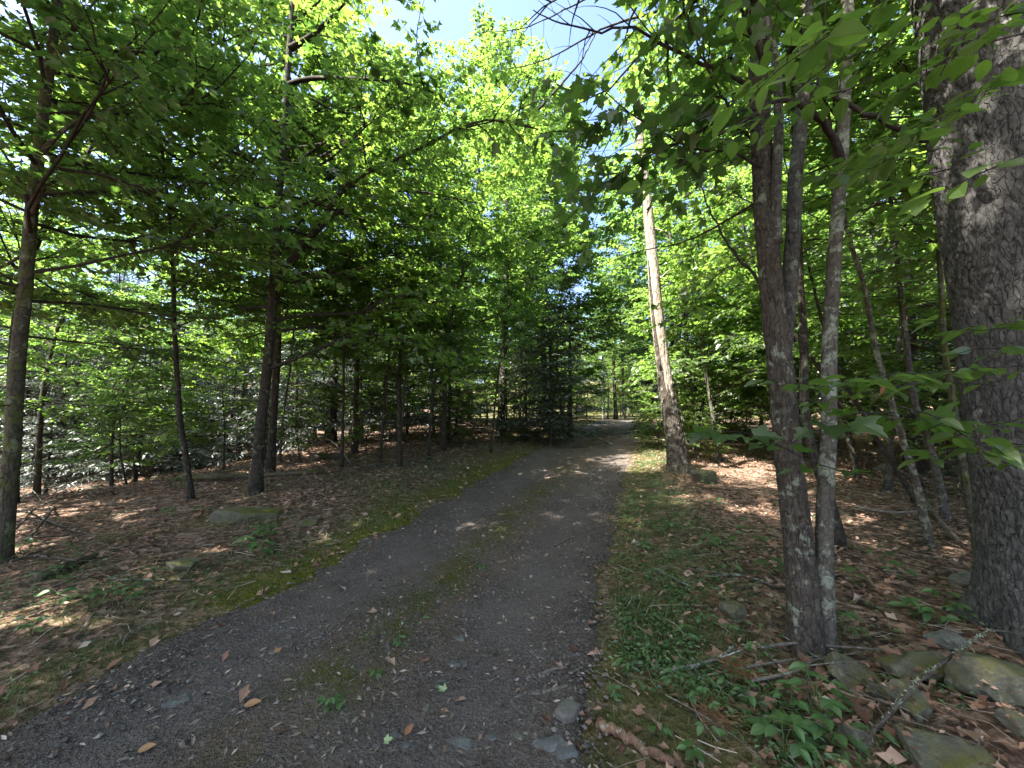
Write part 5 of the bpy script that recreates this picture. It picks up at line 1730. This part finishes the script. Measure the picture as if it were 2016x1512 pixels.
MAT['weed_stem'] = plain('green_stem', (.07, .10, .03))
for (u, v, h, nl, sz, kd, lab) in [
        (1545, 1495, .16, 6, .085, 'beech', 'broad-leaved weed at the bottom edge below the pale sticks'), (1560, 1412, .12, 4, .055, 'beech', 'three-leaved weed between the sticks and the broad-leaved weed'),
        (1610, 1410, .20, 7, .075, 'beech', 'tall broad-leaved weed beside the brown mossy block'), (1640, 1470, .12, 5, .075, 'beech', 'weed with heart-shaped leaves right of the broad-leaved weed'),
        (1730, 1470, .08, 3, .06, 'beech', 'small weed at the end of the propped branch'), (1475, 1400, .12, 4, .05, 'beech', 'trifoliate weed under the slender grey stick'),
        (1440, 1372, .10, 4, .045, 'beech', 'round-leaved weed next to the brown needle tuft'), (1395, 1455, .07, 3, .05, 'beech', 'small round-leaved weed above the rotten branch'),
        (1300, 1455, .06, 3, .05, 'beech', 'low weed touching the rotten branch'), (1360, 1500, .06, 3, .06, 'beech', 'weed with one broad leaf at the bottom of the verge'),
        (1210, 1378, .06, 5, .035, 'beech', 'clover-like weed at the gravel edge'), (1230, 1318, .06, 5, .035, 'beech', 'low weed at the right edge of the gravel'),
        (1340, 1385, .16, 8, .045, 'beech', 'bushy weed in the middle of the verge'), (1385, 1400, .15, 9, .04, 'beech', 'feathery weed right of the bushy weed'),
        (1275, 1300, .07, 5, .04, 'beech', 'small weed by the white-barked stick'), (1225, 1230, .07, 4, .04, 'beech', 'narrow-leaved weed on the verge'), (1350, 1265, .10, 5, .05, 'beech', 'leafy weed in front of the rounded stone'),
        (1395, 1240, .10, 5, .05, 'beech', 'weed just left of the rounded stone'), (1440, 1245, .07, 4, .05, 'beech', 'weed close under the rounded stone'),
        (1490, 1085, .28, 7, .10, 'maple', 'maple seedling with a flat tier of leaves left of the twin maples'), (1430, 1095, .18, 6, .08, 'beech', 'low green plant left of the maple seedling tier'), (1395, 1080, .14, 6, .07, 'beech', 'pale green plant nearer the verge'),
        (1515, 1135, .16, 6, .09, 'maple', 'maple seedling at the left of the twin trunks'), (1680, 1150, .14, 5, .09, 'maple', 'maple seedling right of the lichened maple'), (1735, 1105, .12, 4, .08, 'maple', 'small seedling in litter behind the lichened maple'),
        (1770, 1140, .14, 5, .07, 'beech', 'seedling in the middle of the right-hand litter'), (1800, 1215, .12, 5, .08, 'beech', 'seedling in front of the leaning stems'), (1865, 1190, .13, 4, .10, 'beech', 'large-leaved seedling near the big pine'),
        (1850, 1235, .12, 5, .07, 'beech', 'low plant in front of the large-leaved seedling'), (1900, 1225, .12, 5, .07, 'beech', 'plant against the foot of the big pine'), (1660, 1255, .18, 8, .06, 'beech', 'green tuft right at the foot of the lichened maple'),
        (1495, 1300, .10, 5, .05, 'beech', 'pale weed left of the twin maples foot'), (1440, 1130, .10, 4, .07, 'beech', 'weed on the brown litter above the curved stick'),
        (520, 1062, .18, 7, .10, 'beech', 'bright seedling below the long mossy slab'), (478, 1082, .14, 6, .09, 'beech', 'seedling left of the bright seedling'), (515, 1092, .15, 6, .09, 'beech', 'lower seedling below the bright seedling'),
        (105, 1195, .12, 5, .08, 'beech', 'sprouting plant at the left bank'), (175, 1200, .14, 7, .06, 'beech', 'leafy tuft on the left bank'), (250, 1182, .12, 5, .07, 'beech', 'three-leaved plant beside the yellow-tipped stick'),
        (60, 1250, .12, 5, .07, 'beech', 'plant near the left picture edge'), (115, 1148, .16, 6, .06, 'beech', 'grassy sprout by the mossy log in grass'), (345, 960, .2, 6, .10, 'beech', 'green plant near the end of the long mossy log'),
        (845, 920, .25, 7, .10, 'maple', 'green seedling round the foot of the bending trunk'), (400, 1010, .14, 5, .08, 'beech', 'pale plant left of the long slab'), (330, 1020, .14, 5, .08, 'beech', 'plant on the left slope behind the small mossy stone'),
        (40, 1090, .16, 6, .10, 'beech', 'plants by the mottled maple foot'), (735, 1335, .05, 3, .05, 'beech', 'two-leaved weed on the mossy middle strip'), (648, 1402, .08, 6, .05, 'beech', 'dark weed tuft on the lower middle strip'),
        (785, 1275, .06, 4, .04, 'beech', 'upright weed on the middle strip'), (840, 1220, .03, 4, .03, 'beech', 'tiny weed further up the middle strip'), (945, 1122, .04, 4, .04, 'beech', 'tiny clover on the middle strip'),
        (1270, 1085, .10, 5, .06, 'beech', 'weed on the verge under the snag'), (1320, 1040, .10, 5, .07, 'beech', 'weed farther up the right verge'), (1400, 965, .25, 7, .10, 'beech', 'plant beside the pale lichened boulder'), (1410, 1000, .15, 6, .08, 'beech', 'low plant on the sunny litter')]:
    weed(lab, u, v, h, nl, sz, kd, 'weed' if kd == 'beech' else 'leaf_near', name='seedling' if 'seedling' in lab else 'weed')

# ================================================================== COVER NOBODY COULD COUNT
CR = np.random.default_rng(123)


def sample_ground(n, ymin, ymax, xmin, xmax, power=2.0):
    y = ymin + (ymax - ymin) * CR.random(n) ** power
    x = CR.uniform(xmin, xmax, n)
    # keep what the frame can see
    keep = np.abs(x) < (y * 1.36 + 1.0)
    return x[keep], y[keep]


def off_edge(x, y):
    return (np.abs(road_t(x, y)) - 1) * (XR(y) - XL(y)) / 2


def soup(name, shape, x, y, size, lift, tilt, mat, fold=.3, droop=.1, up=None, pitch=0.0, tint=None):
    n = len(x)
    z = G(x, y) + lift
    a = CR.uniform(0, 6.283, n)
    d = np.stack([np.cos(a), np.sin(a), CR.normal(pitch, .2, n)], 1)
    nn = UP + CR.normal(0, tilt, (n, 3))
    V, T, k = leaf_soup(shape, np.stack([x, y, z], 1), d, nn, size, fold, droop)
    g = Geo()
    g.add(V, T, 0, np.repeat(CR.random(n) if tint is None else tint, k))
    return tag(obj(name, g.mesh(name, [mat])), kind='stuff')


# leaf litter
x, y = sample_ground(150000, 1.0, 22, -20, 20, 2.0)
o_ = off_edge(x, y)
p = sstep(.1, .9, o_) * (.22 + .78 * sstep(-.2, .2, fbm(x / 1.0, y / 1.0, 21)))
p = np.where(road_t(x, y) < 0, p * (.25 + .75 * sstep(.5, 1.8, o_)), p)
p = np.maximum(p, .05 + .25 * sstep(-.45, 0, o_))
k = CR.random(len(x)) < p
x, y = x[k], y[k]
tint = np.clip(CR.normal(.45, .22, len(x)), 0, 1)
wt = np.concatenate([w_[CR.integers(0, len(w_), 12)] for w_ in WALL_TOPS])
n_w = len(wt)
V, T, k_ = leaf_soup('dead', wt + [0, 0, .006], np.stack([np.cos(np.arange(n_w)), np.sin(np.arange(n_w)), CR.normal(0, .2, n_w)], 1), UP + CR.normal(0, .45, (n_w, 3)), CR.uniform(.025, .05, n_w), .5, -.2)
g = Geo()
g.add(V, T, 0, np.repeat(np.clip(CR.normal(.45, .2, n_w), 0, 1), k_))
tag(obj('wall_leaf_litter', g.mesh('wall_leaf_litter', [MAT['litter']])), kind='stuff')
soup('leaf_litter', 'dead', x, y, CR.uniform(.026, .06, len(x)) * np.where(CR.random(len(x)) < .16, 1.7, 1.) * (1 + .02 * y), CR.uniform(.003, .024, len(x)), .5, MAT['litter'], .55, -.25, tint=tint)
# chips and needles on the gravel
x, y = sample_ground(44000, 1.2, 24, -4, 11, 1.7)
t = road_t(x, y)
k = (np.abs(t) < 1.05) & (CR.random(len(x)) < .35 + .5 * np.exp(-((t - .05) / .35) ** 2) + .4 * (np.abs(t) > .85))
x, y = x[k], y[k]
g = Geo()
a = CR.uniform(0, 6.283, len(x))
d = np.stack([np.cos(a), np.sin(a), CR.normal(0, .08, len(x))], 1)
V, T, kk = leaf_soup('needle', np.stack([x, y, G(x, y) + .018], 1), d, UP + CR.normal(0, .3, (len(x), 3)), CR.uniform(.012, .05, len(x)) * (1 + .06 * y), .2, 0)
g.add(V, T, 0, np.repeat(np.clip(CR.normal(.5, .25, len(x)), 0, 1), kk))
tag(obj('wood_chips', g.mesh('wood_chips', [MAT['chip']])), kind='stuff')
# gravel
x, y = sample_ground(90000, 1.1, 9, -3.4, 4, 2.4)
t = road_t(x, y)
k = (np.abs(t) < .98) & (CR.random(len(x)) < (.25 + .75 * sstep(-.1, .3, fbm(x / .5, y / .5, 31))) * (1 - .5 * np.exp(-((np.abs(t) - .5) / .16) ** 2)))
x, y = x[k], y[k]
n = len(x)
base = np.array([[1, 0, 0], [-1, 0, 0], [0, 1, 0], [0, -1, 0], [0, 0, 1], [0, 0, -1]], float)
oct_t = np.array([[0, 2, 4], [2, 1, 4], [1, 3, 4], [3, 0, 4], [2, 0, 5], [1, 2, 5], [3, 1, 5], [0, 3, 5]])
sz = np.clip(CR.lognormal(math.log(.0068), .5, n), .003, .016)
jit = base[None] * CR.uniform(.6, 1.3, (n, 6, 1)) + CR.normal(0, .22, (n, 6, 3))
jit[..., 2] *= .62
a = CR.uniform(0, 6.283, n)
ca, sa = np.cos(a), np.sin(a)
jx = jit[..., 0] * ca[:, None] - jit[..., 1] * sa[:, None]
jy = jit[..., 0] * sa[:, None] + jit[..., 1] * ca[:, None]
V = np.stack([jx, jy, jit[..., 2]], -1) * sz[:, None, None] + np.stack([x, y, G(x, y) + .012 + sz * .2], 1)[:, None]
T = (oct_t[None] + (np.arange(n) * 6)[:, None, None]).reshape(-1, 3)
g = Geo()
g.add(V.reshape(-1, 3), T, 0, np.repeat(np.clip(CR.normal(.5, .24, n), 0, 1), 8))
tag(obj('gravel', g.mesh('gravel', [MAT['pebble']])), kind='stuff')


def blades(name, x, y, h, w, mat, bendk=.5):
    n = len(x)
    a = CR.uniform(0, 6.283, n)
    dx, dy = np.cos(a), np.sin(a)
    b = CR.uniform(.1, 1, n) * bendk * h
    z = G(x, y) - .004
    p0 = np.stack([x - dy * w / 2, y + dx * w / 2, z], 1)
    p1 = np.stack([x + dy * w / 2, y - dx * w / 2, z], 1)
    m_ = np.stack([x + dx * b * .35, y + dy * b * .35, z + h * .6], 1)
    sx = np.stack([dy * w * .38, -dx * w * .38, 0 * x], 1)
    tip = np.stack([x + dx * b, y + dy * b, z + h * (1 - .25 * bendk)], 1)
    V = np.stack([p0, p1, m_ + sx, m_ - sx, tip], 1).reshape(-1, 3)
    T = (np.array([[0, 1, 2], [0, 2, 3], [3, 2, 4]])[None] + (np.arange(n) * 5)[:, None, None]).reshape(-1, 3)
    g = Geo()
    g.add(V, T, 0, np.repeat(CR.random(n), 3))
    return tag(obj(name, g.mesh(name, [mat])), kind='stuff')


def along(n, side, y0, y1, o0, o1):
    y = y0 * (y1 / y0) ** CR.random(n)
    o = CR.uniform(o0, o1, n)
    x = XR(y) + o if side > 0 else XL(y) - o
    k = np.abs(x) < y * 1.4 + .8
    return x[k], y[k], o[k]


# grass of the verges and the middle strip
gxs, gys = [], []
x, y, o_ = along(62000, 1, 1.25, 26, -.2, 1.6)
f = fbm(x / .55, y / .55, 43)
pr = sstep(-.14, .10, o_) * (1 - sstep(.45, 1.6, o_ + .5 * vnoise(x / .7, y / .7, 41))) * (.06 + .94 * sstep(-.15, .22, f))
k = CR.random(len(x)) < pr
gxs.append(x[k]); gys.append(y[k])
x, y, o_ = along(80000, -1, 1.25, 26, -.05, 3.2)
f = fbm(x / .7, y / .7, 45)
pr = .8 * sstep(-.05, .25, o_) * (1 - sstep(.8, 3.2, o_ + 1.2 * f)) * sstep(-.12, .22, f + .1 * (y > 5))
k = CR.random(len(x)) < pr
gxs.append(x[k]); gys.append(y[k])
y = 1.3 * (10 / 1.3) ** CR.random(9000)
t = CR.normal(-.02, .11, len(y))
x = (XL(y) + XR(y)) / 2 + t * (XR(y) - XL(y)) / 2
k = fbm(x / .8, y / .9, 4) > .0
gxs.append(x[k]); gys.append(y[k])
x, y = np.concatenate(gxs), np.concatenate(gys)
on_road = off_edge(x, y) < -.2
h = CR.uniform(.014, .05, len(x)) * (1 + .9 * sstep(.05, .3, fbm(x / .8, y / .8, 44))) * np.where(on_road, .5, 1)
blades('grass', x, y, h, .003 + .0007 * y, MAT['grass'], .9)
# moss along the road edge
x, y, o_ = along(130000, -1, 1.3, 20, -.22, 1.1)
f = fbm(x / .9, y / .9, 51)
pr = sstep(-.22, .05, o_ + .25 * f) * (1 - sstep(.15, .8, o_ + .6 * f)) * sstep(-.16, .10, f)
k = CR.random(len(x)) < pr
x, y = x[k], y[k]
ym = 1.3 * (5 / 1.3) ** CR.random(12000)
tm_ = CR.normal(-.02, .10, len(ym))
xm = (XL(ym) + XR(ym)) / 2 + tm_ * (XR(ym) - XL(ym)) / 2
k = fbm(xm / .8, ym / .9, 4) > .0
x, y = np.r_[x, xm[k]], np.r_[y, ym[k]]
blades('moss', x, y, CR.uniform(.006, .018, len(x)), .005 + .0009 * y, MAT['moss'], .8)
# small ground-cover leaves
x1, y1, o1 = along(26000, 1, 1.3, 20, -.08, 1.3)
f = fbm(x1 / .5, y1 / .5, 61)
k = CR.random(len(x1)) < sstep(-.06, .12, o1) * (1 - sstep(.5, 1.3, o1)) * sstep(-.15, .25, f)
x2, y2, o2 = along(22000, -1, 1.3, 14, .2, 6)
f = fbm(x2 / .7, y2 / .7, .62)
k2 = CR.random(len(x2)) < .9 * sstep(.0, .25, f) * (1 - sstep(3.5, 6, o2))
x3, y3, o3 = along(16000, 1, 1.3, 14, .8, 6)
f = fbm(x3 / .7, y3 / .7, 63)
k3 = CR.random(len(x3)) < .6 * sstep(.08, .3, f)
x = np.r_[x1[k], x2[k2], x3[k3]]
y = np.r_[y1[k], y2[k2], y3[k3]]
soup('ground_cover', 'oval', x, y, CR.uniform(.018, .045, len(x)), CR.uniform(.015, .06, len(x)), .45, MAT['cover'], .3, .15)
# twigs and needles in the litter
x, y = sample_ground(15000, 1.2, 16, -14, 14, 1.7)
k = off_edge(x, y) > .1
x, y = x[k], y[k]
n = len(x)
a = CR.uniform(0, 6.283, n)
L = CR.uniform(.05, .28, n)
p0 = np.stack([x, y, G(x, y) + .02], 1)
x2, y2 = x + np.cos(a) * L, y + np.sin(a) * L
p2 = np.stack([x2, y2, G(x2, y2) + .02 + CR.uniform(0, .02, n)], 1)
p1 = (p0 + p2) / 2 + CR.normal(0, .012, (n, 3))
V, T = tubes(np.stack([p0, p1, p2], 1), np.outer(CR.uniform(.0012, .0035, n), [1, .9, .6]), 3, cap=False)
g = Geo()
g.add(V, T, 0, np.repeat(CR.random(n), 12))
tag(obj('twig_debris', g.mesh('twig_debris', [MAT['chip']])), kind='stuff')
# tuft of dropped pine needles near the white stick
for (u, v, n, lab) in [(1455, 1330, 260, 'tuft of dropped brown pine needles beside the white-barked stick'), (1415, 1420, 120, 'thin spread of orange pine needles among the weeds'), (1390, 1185, 90, 'orange pine needles lying left of the rounded stone')]:
    c = gp(u, v)
    a = CR.uniform(0, 6.283, n)
    r_ = CR.uniform(.0, .07, n)
    p0 = np.stack([c[0] + r_ * np.cos(a * 3), c[1] + r_ * np.sin(a * 3), np.full(n, c[2] + .02)], 1)
    p2 = p0 + np.stack([np.cos(a), np.sin(a), CR.uniform(-.1, .5, n)], 1) * CR.uniform(.06, .12, n)[:, None]
    V, T = tubes(np.stack([p0, (p0 + p2) / 2 + [0, 0, .008], p2], 1), np.full((n, 3), .0009), 3, cap=False)
    g = Geo()
    g.add(V, T, 0, np.repeat(CR.random(n), 12))
    tag(obj('pine_needle_tuft', g.mesh('pine_needle_tuft', [MAT['pine_needles']], False, c), None, c), lab, 'pine needles')

# ================================================================== POLE WITH A BOX AT THE END OF THE LANE
pd = 34.0
pp0 = at(1188, 800, pd)
pp0[2] = float(G(pp0[0], pp0[1]))
pole = thing('wooden_pole', 'pale slender pole at the far end of the lane', 'pole', pp0)
V, T, _ = trunk_geo([pp0, pp0 + [.02, 0, 3], pp0 + [.0, 0, 6.2]], .13, 14, 10, 20, .05, None)
g = Geo()
g.add(V, T)
obj('post', g.mesh('post', [MAT['bark_birch']], True, pp0), pole)
c = at(1181, 703, pd - .3)
bxo = thing('nest_box', 'small pale box fixed to the pole at the far end of the lane', 'box', c)


def box(name, parent, w, d, h, off, mat, bev=.01):
    bm = bmesh.new()
    bmesh.ops.create_cube(bm, size=1)
    for v in bm.verts:
        v.co = (v.co.x * w + off[0], v.co.y * d + off[1], v.co.z * h + off[2])
    bmesh.ops.bevel(bm, geom=bm.edges[:], offset=bev, segments=2, affect='EDGES')
    me = bpy.data.meshes.new(name)
    bm.to_mesh(me)
    bm.free()
    me.materials.append(MAT[mat])
    return obj(name, me, parent)


box('body', bxo, .28, .26, .40, (0, 0, 0), 'box_paint')
box('roof', bxo, .34, .34, .04, (0, 0, .225), 'box_roof')
box('bracket', bxo, .26, .04, .06, (.20, .16, 0), 'box_roof', .004)

# ================================================================== labels of look-alike trees: their order across the picture
ORD = ['leftmost', 'second from the left', 'third from the left', 'fourth from the left', 'fifth from the left', 'sixth from the left', 'seventh from the left', 'eighth from the left', 'ninth from the left', 'tenth from the left']
same = {}
for o in list(sc.objects):
    if o.parent is None and 'group' in o and 'label' in o:
        same.setdefault(o['label'], []).append(o)
for lab, os_ in same.items():
    if len(os_) < 2:
        continue
    us = [(float(project(np.array(o.location))[0]), o) for o in os_]
    us.sort(key=lambda q: q[0])
    for k, (u, o) in enumerate(us[:10]):
        o['label'] = lab + ', ' + (ORD[k] if k < len(us) - 1 or len(us) > 10 else 'rightmost')
